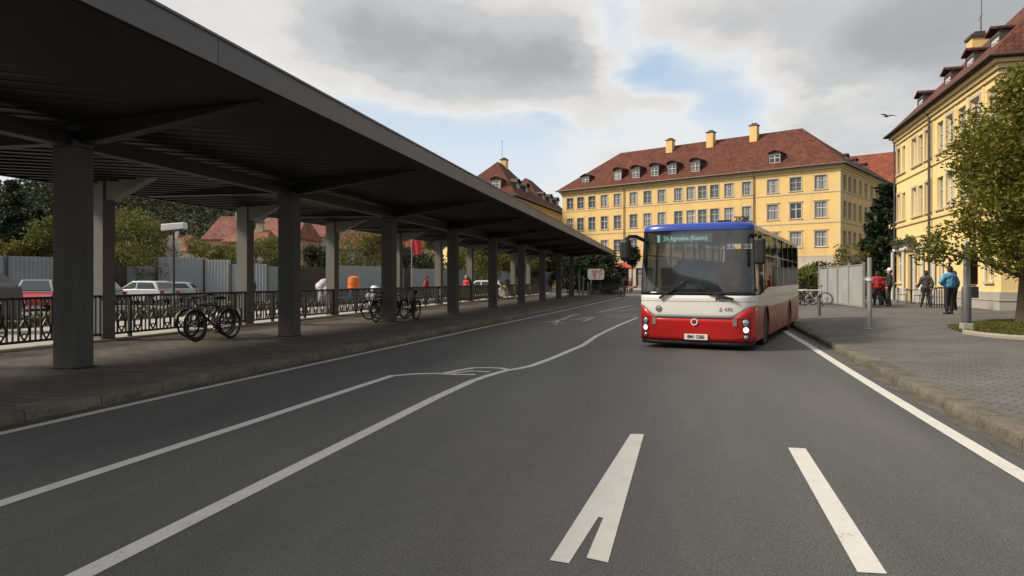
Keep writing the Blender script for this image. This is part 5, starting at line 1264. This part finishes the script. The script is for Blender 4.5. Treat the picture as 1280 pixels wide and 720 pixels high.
# ---------------------------------------------------------------- cars
m_gl_car = M('car_glass', (.02,.025,.03), .06, .05, 2, spec=.8)
def make_car(label, paint_, p, rz, L=4.2, h=1.48, name='parked_car', top=None, group='cars parked beyond the railing', z=0.0):
    c = thing(name, label, 'car', (p[0], p[1], z), rz, group); w_ = 1.72
    def sec(mb, prof, w0, w1, zs, ze):  # loft: profile with width shrinking with height
        n = len(prof)
        def ww(zv): u = clamp((zv-zs)/(ze-zs)); return w0+(w1-w0)*u
        vs = [(a, -ww(b)/2, b) for a, b in prof]+[(a, ww(b)/2, b) for a, b in prof]
        mb.add(vs, [tuple(range(n-1,-1,-1)), tuple(range(n, 2*n))]+[(i,(i+1)%n,n+(i+1)%n,n+i) for i in range(n)])
    a = L/2
    mb = MB(); body = [(-a,.35),(-a+.03,.62),(-a+.12,.86),(-a+.5,.93),(-.2,.95),(.75,.92),(a-.35,.80),(a-.06,.66),(a,.45),(a-.03,.25)]
    body += [(1.67,.25)]+[(1.30+.36*math.cos(PI*k/8),.28+.36*math.sin(PI*k/8)) for k in range(9)]+[(-.94,.22)]+[(-1.30+.36*math.cos(PI*k/8),.28+.36*math.sin(PI*k/8)) for k in range(9)]+[(-1.7,.25)]
    sec(mb, body, w_, w_-.10, .45, .95); mb.build('body', paint_, c, bevel=.035)
    cab = [(-a+.18,.90),(-a+.55,h-.06),(-a+.95,h),(.15,h-.01),(1.02,.90)]
    mb = MB(); sec(mb, cab, w_-.12, w_-.46, .9, h); mb.build('cabin', top or paint_, c, bevel=.04)
    mb = MB()
    def side(s_, pts):
        f = lambda zv: s_*((w_-.12)/2+((w_-.46)/2-(w_-.12)/2)*clamp((zv-.9)/(h-.9))+.006)
        mb.add([(x, f(z), z) for x, z in pts], [tuple(range(len(pts)))])
    for s_ in (-1, 1):
        side(s_, [(-a+.42,.96),(-a+.72,h-.12),(-.28,h-.1),(-.28,.96)]); side(s_, [(-.2,.96),(-.2,h-.1),(.10,h-.11),(.80,.96)])
    for (x0,z0),(x1,z1) in (((.20,h-.055),(.94,.965)),((-a+.55,h-.10),(-a+.245,.99))):
        nx = .012 if x1 > x0 else -.012; v0 = (w_-.46)/2-.1; v1 = (w_-.14)/2-.08
        mb.add([(x0+nx,-v0,z0+.02),(x0+nx,v0,z0+.02),(x1+nx,v1,z1+.02),(x1+nx,-v1,z1+.02)], [(0,1,2,3)])
    mb.build('window', m_gl_car, c, fix=False)
    for sx in (1.30,-1.30):
        for s_ in (-1, 1):
            mb = MB(); mb.lathe([(.2,-.09),(.29,-.09),(.305,0),(.29,.09),(.2,.09)], n=20, axis='y'); wo = mb.build('wheel', m_ty, c, loc=(sx, s_*(w_/2-.10), .305)); mb = MB(); mb.lathe([(.04,-.095),(.19,-.08),(.19,.08),(.04,.095)], n=16, axis='y'); mb.build('rim', m_sp, wo)
    for s_ in (-1, 1):
        mb = MB(); mb.box((a-.10, s_*.60, .66),(.16,.32,.13)); mb.build('headlight', m_lens, c, bevel=.03)
        mb = MB(); mb.box((-a+.06, s_*.66, .76),(.10,.22,.2)); mb.build('tail_light', M('tail_red', (.4,.02,.02), .25), c, bevel=.02)
    return c
m_cr = M('car_red', (.42,.02,.02), .22, .08, 2, coat=.4); m_cw = M('car_white', (.62,.63,.64), .25, .08, 2, coat=.4); m_cg = M('car_silver', (.40,.41,.43), .3, .08, 2, metal=.5); m_cd = M('car_dark', (.03,.033,.045), .22, .1, 2, coat=.4)
make_car('red car with a silver roof parked by the grey fence left of the first column', m_cr, AT(46, 35.5), YAW+R(-62), h=1.52, top=m_cg)
make_car('white car parked nearest behind the first rear post under the twin lamp', M('car_pale', (.42,.43,.45), .3, .08, 2, coat=.3), AT(178, 43), YAW+R(165), h=1.45)
make_car('white car with dark windows parked beside the lamp pole', M('car_pale', (.42,.43,.45), .3, .08, 2, coat=.3), AT(206, 46), YAW+R(195), h=1.38)
make_car('dark blue car mostly hidden behind the first front column', m_cd, AT(101, 38), YAW+R(185), h=1.45)
make_car('dark car parked in shade behind the grey hoarding and the red jacketed person', m_cd, AT(1086, 48), YAW+R(80), z=.25, group='cars parked by the yellow buildings')
make_car('pale car far off behind the railing near the fifth column', m_cw, AT(600, 52), YAW+R(170))
# grey covered trailer at the edge of the view
p = AT(-20, 19.5); tl_ = thing('covered_trailer', 'small trailer under a dark grey tarpaulin just beyond the railing by the first column', 'trailer', (p[0], p[1], 0), YAW)
mb = MB(); mb.prism([(-1.0,.45),(-.95,1.25),(-.4,1.78),(.05,1.72),(.42,1.42),(.62,1.3),(.66,.95),(.6,.45)], 'y', -.7, .7); mb.build('tarpaulin', M('tarp_grey', (.07,.072,.075), .7, .25, 2, bump=.3), tl_, bevel=.09)
for s_ in (-1, 1): mb = MB(); mb.lathe([(.1,-.08),(.27,-.08),(.29,0),(.27,.08),(.1,.08)], (0,0,0), 18, 'y'); mb.build('wheel', m_ty, tl_, loc=(-.2, s_*.62, .29))
mb = MB(); mb.bb(-.95,.55,-.6,.6,.38,.448); mb.bar((.5,0,.40),(1.4,0,.40),.06,.05); mb.build('chassis', m_bk, tl_)
# ---------------------------------------------------------------- hoarding, lamp and clutter on the left
m_h1 = M('hoarding_blue_grey', (.27,.30,.33), .5, .25, .8, bump=.05); m_h2 = M('hoarding_brown', (.075,.065,.05), .7, .3, 2); m_h3 = M('hoarding_light', (.34,.365,.385), .5, .2, .9)
lh = thing('site_hoarding', 'long blue grey corrugated hoarding running beyond the railing below the trees', 'fence', (-29, 10, 0))
org = Vector((-29, 10))
knots = [(-45,38,2.85,m_h1),(8,39,2.85,m_h1),(68,41,2.85,m_h1),(112,44,2.75,m_h1),(139,47,2.5,m_h2),(157,48,2.45,m_h1),(196,49,3.1,m_h3),(255,50,2.95,m_h3),(288,50,2.65,m_h1),(334,50,2.5,m_h1),(366,54,2.5,m_h2),(419,58,2.7,m_h3),(478,62,2.6,m_h1),(505,66,2.6,m_h2),(512,67,2.6,m_h3),(552,70,2.55,m_h1),(590,74,2.5,m_h1),(640,80,2.5,m_h1),(690,88,2.5,m_h1)]
for (u0,D0,h0,mm),(u1,D1_,h1,_) in zip(knots, knots[1:]):
    a = Vector(AT(u0, D0))-org; b = Vector(AT(u1, D1_))-org
    mb = MB(); corr(mb, a, b, h0, .05, .22, .025); mb.build('panel', mm, lh, fix=False)
    mb = MB(); mb.bb(a.x-.06,a.x+.06,a.y-.06,a.y+.06,0,h0+.05); mb.build('post', m_h2, lh)
p = AT(217, 29.5); lm = thing('street_lamp', 'dark lamp pole with a flat white twin lamp head beyond the railing', 'street lamp', (p[0], p[1], 0), YAW)
mb = MB(); mb.lathe([(.09,0),(.09,.5),(.06,.55),(.045,3.55)], n=12); mb.build('pole', m_iron, lm, auto=40)
mb = MB(); mb.prism([(-.46,3.56),(.52,3.66),(.52,3.94),(-.46,3.86)], 'y', -.18, .18); hd_ = mb.build('lamp_head', M('lamp_white', (.62,.62,.60), .5), lm, bevel=.04)
mb = MB(); mb.bar((-.40,0,3.54),(.48,0,3.632),.26,.03); mb.build('lens', m_iron, hd_)
p = AT(217, 51.5); py = thing('advertising_pillar', 'tall white pillar with dark panels rising above the hoarding behind the lamp', 'pillar', (p[0], p[1], 0), YAW+.2)
mb = MB(); mb.bb(-.40,.40,-.3,.3,0,4.3); mb.bb(-.30,.30,-.24,.24,4.302,4.65); mb.build('shaft', m_wh, py, bevel=.03)
mb = MB(); 
for z in (2.9,3.5): mb.bb(-.02,.26,-.312,-.303,z,z+.35)
mb.build('dark_panel', m_greyfr, py)
# orange barrel and bags stacked beyond the railing
p = AT(442, 45); ob = thing('barrel', 'bright orange barrel standing on blue drum in front of the blue grey hoarding', 'barrel', (p[0], p[1], .012))
mb = MB(); mb.lathe([(.3,.72),(.36,.78),(.38,1.1),(.36,1.5),(.34,1.66),(.12,1.74),(.02,1.75)], n=20); mb.lathe([(.385,.95),(.395,.97),(.395,1.02),(.385,1.04)], n=20); mb.lathe([(.38,1.28),(.388,1.3),(.388,1.35),(.38,1.37)], n=20); mb.build('drum', m_orng, ob, auto=40)
mb = MB(); mb.lathe([(.36,0),(.38,.05),(.36,.36),(.38,.68),(.33,.715)], n=20); mb.build('lower_drum', M('drum_blue', (.05,.14,.30), .45), ob, auto=40)
for u, D, s_, lab in ((407, 40, 1.0, 'heap of pale pink and white bags under the shrub beside the second rear column'), (467, 39, .72, 'white plastic sack standing behind the railing left of the third front column')):
    p = AT(u, D); bg_ = thing('bag_heap' if s_ == 1 else 'sack', lab, 'bags' if s_ == 1 else 'sack', (p[0], p[1], .012))
    caps = [((random.uniform(-.35,.35)*s_, random.uniform(-.25,.25), random.uniform(.2,1.35)*s_+.1), (random.uniform(-.3,.3)*s_, random.uniform(-.2,.2), random.uniform(.2,1.3)*s_+.1), .28*s_, .24*s_) for _ in range(9)]+[((0,0,.25),(0,0,1.3*s_),.32*s_,.22*s_)]
    m, t, b = newmat('bag_plastic'); nn_ = t.noise(t.coord(), 4, 3); t.link(t.ramp(nn_, [(.4,(.55,.56,.6)),(.5,(.6,.42,.46)),(.6,(.25,.30,.45))] if s_ == 1 else [(.3,(.6,.6,.62)),(.7,(.7,.7,.7))]), b.inputs['Base Color']); b.inputs['Roughness'].default_value = .4
    blob('bags' if s_ == 1 else 'plastic', caps, .04, m, bg_, .08, 2)
# red pennant sign on a pole
p = AT(520, 58); rp = thing('banner', 'red hanging banner on a thin pole seen right of the third front column', 'banner', (p[0], p[1], 0), YAW)
mb = MB(); mb.tube([(-.35,0,0),(-.35,0,5.3)], .04, 8); mb.build('pole', m_post, rp)
mb = MB(); mb.grid(lambda u, v: (-.3+.75*u, .06*math.sin(u*7+v*2), 3.7+1.5*v-.15*u), 8, 8); mb.build('cloth', M('cloth_red', (.45,.03,.05), .8), rp, smooth=True)
# far end of the canopy: rounded billboard, palings, bollards
p = AT(745, 66); bb2 = thing('billboard', 'white rounded board with faded red strokes on a post at the canopy end', 'sign', (p[0], p[1], 0), YAW)
mb = MB(); pts = []
for cx, cz, a0 in ((.55,2.35,0),(-.55,2.35,90),(-.55,1.75,180),(.55,1.75,270)): pts += [(cx+.22*math.cos(R(a0+k*18)), cz+.22*math.sin(R(a0+k*18))) for k in range(6)]
mb.prism(pts, 'y', -.05, .05); fb = mb.build('board', m_white, bb2)
for i in range(16):
    mb = MB(); x0 = random.uniform(-.6,.5); z0 = random.uniform(1.7,2.35); mb.bar((x0,-.056,z0),(x0+random.uniform(-.1,.25),-.056,z0+random.uniform(-.15,.25)),.008,.10); mb.build('red_stroke', M('faded_red', (.5,.12,.14), .6), fb)
mb = MB(); mb.bb(-.5,-.4,-.04,.04,0,1.528); mb.build('post', m_post, bb2)
pf_ = thing('palisade', 'dense dark paling fence below the white rounded board at the end of the canopy', 'fence', (*AT(738, 63), 0), YAW)
mb = MB()
for k in range(26): mb.bb(k*.13-.2,k*.13-.12,-.02,.02,0,1.15)
mb.build('paling', M('paling_dark', (.045,.045,.045), .7, .3, 4), pf_); mb = MB(); mb.bb(-.22,3.2,.022,.05,.9,.97); mb.build('rail', m_iron, pf_); mb = MB(); mb.bb(-.22,3.2,.022,.05,.2,.27); mb.build('rail', m_iron, pf_)
for i, (u, D, l) in enumerate(((724,58,'grey post nearest the last canopy column'),(729,60,'grey post second from the last canopy column'),(735,62,'grey post beside the dark paling fence'))):
    p = AT(u, D); t_ = thing('post', l, 'post', (p[0], p[1], .1), 0, 'grey posts at the end of the canopy'); mb = MB(); mb.lathe([(.07,0),(.07,2.2-.5*i),(.02,2.26-.5*i)], n=10); mb.build('shaft', m_post, t_, auto=40)
# low red and white barrier across the far side of the square
p = AT(764, 80); ba_ = thing('barrier', 'low red and white plank barrier across the far end of the road', 'barrier', (p[0], p[1], 0), YAW)
mb = MB(); mb.bb(0,4.5,-.05,.05,.55,.8); mb.build('plank', m_white, ba_)
mb = MB()
for k in range(4): mb.bb(.3+k*1.1,.8+k*1.1,-.056,-.052,.56,.79)
mb.build('red_band', M('barrier_red', (.5,.08,.06), .5), ba_)
for x in (.2,2.25,4.3): mb = MB(); mb.bb(x-.05,x+.05,-.3,.3,0,.06); mb.bb(x-.04,x+.04,-.04,.04,.062,.549); mb.build('leg', m_bk, ba_)
for i, (u, D, l, j) in enumerate(((783, 86, 'person in a dark coat standing by the shops under the yellow building', (.03,.03,.04)), (788, 88, 'person in an orange top standing by the shops under the yellow building', (.35,.10,.04)))):
    p = AT(u, D); person(l, p[0], p[1], .0, away+PI, 1.72, j, (.03,.03,.04))
# gull gliding above the roofs
p = AT(1109, 60); gu = thing('gull', 'grey gull gliding in the sky left of the right hand roof', 'bird', (p[0], p[1], CAMZ+(HZ-145)/F*60), YAW+R(20)); gu.scale = (1.35, 1.2, 1.2)
mb = MB(); mb.lathe([(.01,-.28),(.06,-.18),(.09,0),(.07,.14),(.045,.2),(.05,.24),(.02,.3),(.005,.34)], (0,0,0), 10, 'y'); mb.build('body', M('gull_grey', (.20,.20,.21), .7), gu, smooth=True)
for s_ in (-1, 1): mb = MB(); P = [(0,.08,.03),(.25,.12,.12),(.55,.05,.10),(.75,-.08,.04),(.5,-.08,.09),(.25,-.08,.10),(0,-.1,.03)]; mb.add([(s_*a,b,c) for a,b,c in P]+[(s_*a,b,c-.02) for a,b,c in P], [tuple(range(7)),tuple(range(13,6,-1))]+[(i,(i+1)%7,7+(i+1)%7,7+i) for i in range(7)]); mb.build('wing', M('gull_dark', (.10,.10,.11), .7), gu)
# ---------------------------------------------------------------- trees and shrubs
def leaves(name, pts, size, mt, parent, up=.3, loc=None):
    """one small folded leaf (two triangles sharing an edge) at each point"""
    P = np.asarray(pts, float); n = len(P); a = rng.normal(size=(n,3)); a[:,2] *= .6; a /= np.linalg.norm(a,axis=1)[:,None]
    b = rng.normal(size=(n,3)); b[:,2] += up; b = np.cross(a, b); b /= np.linalg.norm(b,axis=1)[:,None]+1e-9
    c = np.cross(a, b)
    s = (size*rng.uniform(.6,1.35,n))[:,None]
    v = np.stack([P-a*s, P+b*s*.5+c*s*.12, P+a*s, P-b*s*.5+c*s*.12], 1).reshape(-1,3)
    i0 = np.arange(n)*4; tri = np.stack([i0,i0+1,i0+2,i0,i0+2,i0+3],1).reshape(-1)
    me = bpy.data.meshes.new(name); me.vertices.add(4*n); me.vertices.foreach_set('co', v.reshape(-1)); me.loops.add(6*n); me.loops.foreach_set('vertex_index', tri)
    me.polygons.add(2*n); me.polygons.foreach_set('loop_start', np.arange(2*n)*3); me.polygons.foreach_set('loop_total', np.full(2*n,3)); me.update(calc_edges=True); me.materials.append(mt)
    o = obj(name, me, parent, loc); return o
def clumps(centres, radii, n, squash=.75, shell=.45):
    C = np.asarray(centres, float); r = np.asarray(radii, float); w_ = r**2/np.sum(r**2); k = rng.choice(len(C), n, p=w_)
    d = rng.normal(size=(n,3)); d /= np.linalg.norm(d,axis=1)[:,None]; q = (shell+(1-shell)*rng.random(n))**(1/1.5)
    d[:,2] *= squash; return C[k]+d*(r[k]*q)[:,None]+rng.normal(size=(n,3))*.06
m_bark = M('bark', (.085,.065,.045), .9, .4, 6, bump=.8, bscale=18); m_barkd = M('bark_dark', (.045,.038,.03), .9, .4, 6, bump=.6, bscale=14)
def broadleaf(label, x, y, z, h, rad, nl, size, mt, name='tree', trunk=.14, base=.25, nc=34, group=None, seed=1, bark=m_bark, xs=1.0, shift=(0,0), extra=()):
    global rng; rng = np.random.default_rng(seed); rd = random.Random(seed)
    r = thing(name, label, 'tree' if name != 'shrub' else 'shrub', (x, y, z), 0, group)
    cz = h*(base+(1-base)*.5); hz_ = h*(1-base)*.5
    cs, rr = [], []
    for i in range(nc):
        u, a = rd.uniform(-.95,.95), rd.uniform(0, 2*PI); q = math.sqrt(1-u*u)*rd.uniform(.45,.98); cr_ = rad*rd.uniform(.24,.42)
        cs.append((math.cos(a)*q*(rad-cr_*.5)*xs+shift[0], math.sin(a)*q*(rad-cr_*.5)+shift[1], cz+u*(hz_-cr_*.35))); rr.append(cr_)
    for e_ in extra: cs.append(e_[:3]); rr.append(e_[3])
    mb = MB(); top = (rd.uniform(-.2,.2), rd.uniform(-.2,.2), h*.8)
    mb.tube([(0,0,-.05),(.01,.02,h*base*.4),(.03,-.02,h*base),(top[0]*.5,top[1]*.5,h*.55),top], [trunk*1.35,trunk,trunk*.85,trunk*.5,trunk*.15], 10)
    for c, q in zip(cs, rr):
        if rd.random() < .6:
            z0 = min(h*rd.uniform(base*.8,.55), c[2]-.1); mb.tube([(0,0,z0),(c[0]*.45,c[1]*.45,z0+(c[2]-z0)*.6),c], [trunk*.4,trunk*.22,trunk*.06], 5)
    mb.build('trunk', bark, r)
    P = clumps(cs, rr, nl); leaves('crown', P, size, mt, r); return r
def conifer(label, x, y, z, h, rad, nl, size, mt, seed, group=None):
    global rng; rng = np.random.default_rng(seed); rd = random.Random(seed)
    r = thing('conifer', label, 'tree', (x, y, z), 0, group)
    mb = MB(); mb.tube([(0,0,0),(0,0,h*.5),(.05,0,h*.98)], [.22,.13,.02], 8); P = []; per = max(8, nl//int(h*9))
    for i in range(int(h*9)):
        u = rd.random()**.8; zz_ = h*(.08+.92*u); L = rad*(1-u)**.8*rd.uniform(.55,1.1)+.15; a = rd.uniform(0,2*PI)
        e = (math.cos(a)*L, math.sin(a)*L, zz_-L*.25)
        if L > .4: mb.tube([(0,0,zz_),e], [.04,.01], 4)
        for k in range(per):
            q = rng.random()**.7; s_ = .10+.16*L*(1-q*.5); P.append((e[0]*q+rng.normal()*s_, e[1]*q+rng.normal()*s_, zz_-L*.25*q+rng.normal()*s_*.5-.05))
    mb.build('trunk', m_barkd, r); leaves('crown', P, size, mt, r); return r
lf_r = leafmat('leaf_linden', (.125,.142,.024), .3, .42, .9)
x, y = G(1276, 404, .27)
broadleaf('leafy green tree with low spreading crown growing from the grass island', x+.1, y+.1, .26, 7.6, 3.6, 95000, .070, lf_r, trunk=.16, base=.17, nc=60, seed=4, shift=(2.0,.35), extra=[(-1.9,-.4,2.3,.85),(-1.3,-.9,3.1,.9),(-2.5,-.2,2.1,.55),(-.9,-1.2,2.0,.8),(-.6,-.6,3.9,.9),(.3,-.9,1.75,.7),(1.2,-1.6,1.8,.9),(2.2,-1.8,2.2,1.0),(.9,-1.4,2.8,1.0),(-.2,-1.2,2.9,.9)])
lf_d = leafmat('leaf_dark', (.022,.035,.014), .2, .2, .4); lf_m = leafmat('leaf_mid', (.115,.14,.036), .3, .35, .6); lf_o = leafmat('leaf_olive', (.15,.155,.045), .35, .35, .6); lf_c = leafmat('needle_dark', (.032,.046,.028), .2, .15, .5)
p = AT(1108, 74); broadleaf('tall dark tree standing between the two yellow buildings', p[0], p[1], 0, 11.8, 2.7, 12000, .30, lf_d, trunk=.3, base=.08, seed=12, bark=m_barkd)
p = AT(1120, 62); broadleaf('dark bushy tree behind the corner of the right yellow building', p[0], p[1], 0, 8, 2.4, 8000, .26, lf_d, trunk=.2, base=.05, seed=13, bark=m_barkd)
p = AT(1030, 80); broadleaf('dark green hedge bush against the base of the yellow building behind the hoarding', p[0], p[1], 0, 3.4, 2.4, 4000, .16, lf_d, 'shrub', .08, .02, seed=14, xs=1.6)
p = AT(1003, 52); broadleaf('round green bush just behind the rear of the bus', p[0], p[1], 0, 2.4, 1.6, 4000, .12, lf_m, 'shrub', .06, .02, seed=15, xs=1.3)
p = AT(1062, 72); broadleaf('thin shrubby tree with brownish leaves at the shaded corner of the yellow building', p[0], p[1], 0, 5.4, 2.0, 1500, .17, lf_o, trunk=.14, base=.2, seed=16)
p = AT(742, 84); broadleaf('large dark bush left of the shop fronts at the end of the road', p[0], p[1], 0, 5.2, 3.2, 7000, .2, lf_d, 'shrub', .1, .03, seed=17, xs=1.4)
p = AT(722, 78); broadleaf('dark tall shrub above the end of the canopy railings', p[0], p[1], 0, 4.6, 2.2, 5000, .18, lf_d, 'shrub', .1, .03, seed=18)
p = AT(762, 80); broadleaf('small dark bush beside the pale corner of the shop fronts', p[0], p[1], 0, 2.6, 1.5, 3000, .16, lf_d, 'shrub', .1, .03, seed=19)
p = AT(790, 96); broadleaf('slim young tree in front of the shops at the far end of the road', p[0], p[1], 0, 6.3, 1.3, 2000, .16, lf_d, trunk=.1, base=.55, seed=20)
# conifers at the left
for i, (u, D, h, rd_, l) in enumerate(((16, 44, 7.9, 2.2, 'tall dark conifer at the far left beyond the hoarding'), (46, 48, 6.4, 2.0, 'dark conifer just left of the first front column'), (92, 50, 7.6, 2.1, 'dark conifer partly hidden by the first front column'), (113, 46, 7.2, 1.9, 'dark conifer between the first front column and the first rear post'), (-22, 46, 6.9, 2.8, 'dark conifer at the left edge behind the tarpaulin'), (70, 56, 8.2, 2.2, 'dark conifer behind the first front column'))):
    p = AT(u, D); conifer(l, p[0], p[1], 0, h, rd_, 9500, .115, lf_c, 30+i, 'conifers beyond the hoarding')
B = [(70,44,5.2,2.8,lf_m,'olive green shrub in front of the conifers left of the first column'),(8,43,4.1,2.4,lf_o,'low yellow green shrub above the hoarding at the far left'),(152,50,6.6,3.6,lf_m,'wide green shrub tree right of the first rear post'),(180,54,6.0,2.7,lf_m,'bushy green tree left of the twin lamp'),(256,57,5.0,2.6,lf_o,'loose olive tree just right of the white pillar'),(283,60,4.4,2.4,lf_o,'pale olive shrub tree in front of the small beige house'),(296,56,3.9,1.8,lf_m,'small green tree left of the second rear post'),(338,62,5.3,2.7,lf_m,'rounded green tree between the second rear post and second front column'),(396,68,5.0,2.4,lf_d,'dark green shrub tree right of the second front column'),(445,74,8.0,4.6,lf_m,'broad speckled green tree above the orange barrel'),(470,70,6.4,2.6,lf_o,'olive tree touching the third front column'),(528,74,6.6,3.2,lf_d,'dark green tree beneath the bright red roof'),(548,78,7.0,2.6,lf_m,'green tree right of the red banner'),(590,76,6.2,3.0,lf_m,'green shrub seen between the fourth and fifth columns'),(607,70,5.4,2.4,lf_m,'bright green shrub close behind the fifth column'),(629,80,6.0,2.6,lf_o,'olive shrub between the fifth and sixth columns'),(655,84,6.0,2.8,lf_m,'green shrub between the sixth and seventh columns'),(677,88,6.0,2.6,lf_d,'dark shrub between the seventh and eighth columns'),(700,92,5.6,2.4,lf_d,'dark shrub behind the last canopy column')]
for i, (u, D, h, rd_, mt, l) in enumerate(B):
    p = AT(u, D); broadleaf(l, p[0], p[1], 0, h, rd_, 9000, .10, mt, 'shrub_tree', .1, .08, 22, 'shrub trees beyond the hoarding', 60+i)
# planting strip between path and car park
pl_ = [(-21.5,4),(-19.5,4),(-19.5,64),(-21.5,64)]
mb = MB(); mb.poly([(a,b,.015) for a,b in pl_]); tag(mb.build('planting_bed', M('bed_soil', (.05,.05,.025), .95, .4, 2, bump=.5), fix=False), kind='structure')
rng = np.random.default_rng(5); n = 14000
P = np.stack([rng.uniform(-21.4,-19.6,n), rng.uniform(4.5,63,n), np.abs(rng.normal(0,.17,n))+.03],1)
o = leaves('ground_cover', P, .09, leafmat('ground_cover_leaf', (.045,.055,.018), .5), None); tag(o, kind='stuff')
# wooded hill
mb = MB()
hc = Vector(W(-148, 330)); 
def hillz(x, y):
    d = Vector((x, y))-hc; return max(0, 56*math.exp(-((d.x/92)**2+(d.y/120)**2))-6)
mb.grid(lambda u, v: (hc.x-330+660*u, hc.y-230+500*v, hillz(hc.x-330+660*u, hc.y-230+500*v)-.2), 44, 34)
tag(mb.build('hill', M('hill_green', (.028,.036,.018), .95, .4, .05), smooth=True), kind='structure')
rng = np.random.default_rng(11); P = []
k = 0
while k < 2600:
    x = hc.x+rng.uniform(-200,260); y = hc.y+rng.uniform(-190,40); z = hillz(x, y)
    if z < 1.5: continue
    k += 1; h = rng.uniform(6,12); m_ = 60; q = rng.random(m_); a = rng.uniform(0,2*PI,m_); rr = (1-q)*h*.26*rng.uniform(.5,1,m_)+.15
    P.append(np.stack([x+np.cos(a)*rr, y+np.sin(a)*rr, z+q*h],1))
o = leaves('forest', np.concatenate(P), .62, leafmat('forest_leaf', (.045,.062,.030), .35, .15, .03), None); tag(o, kind='stuff')
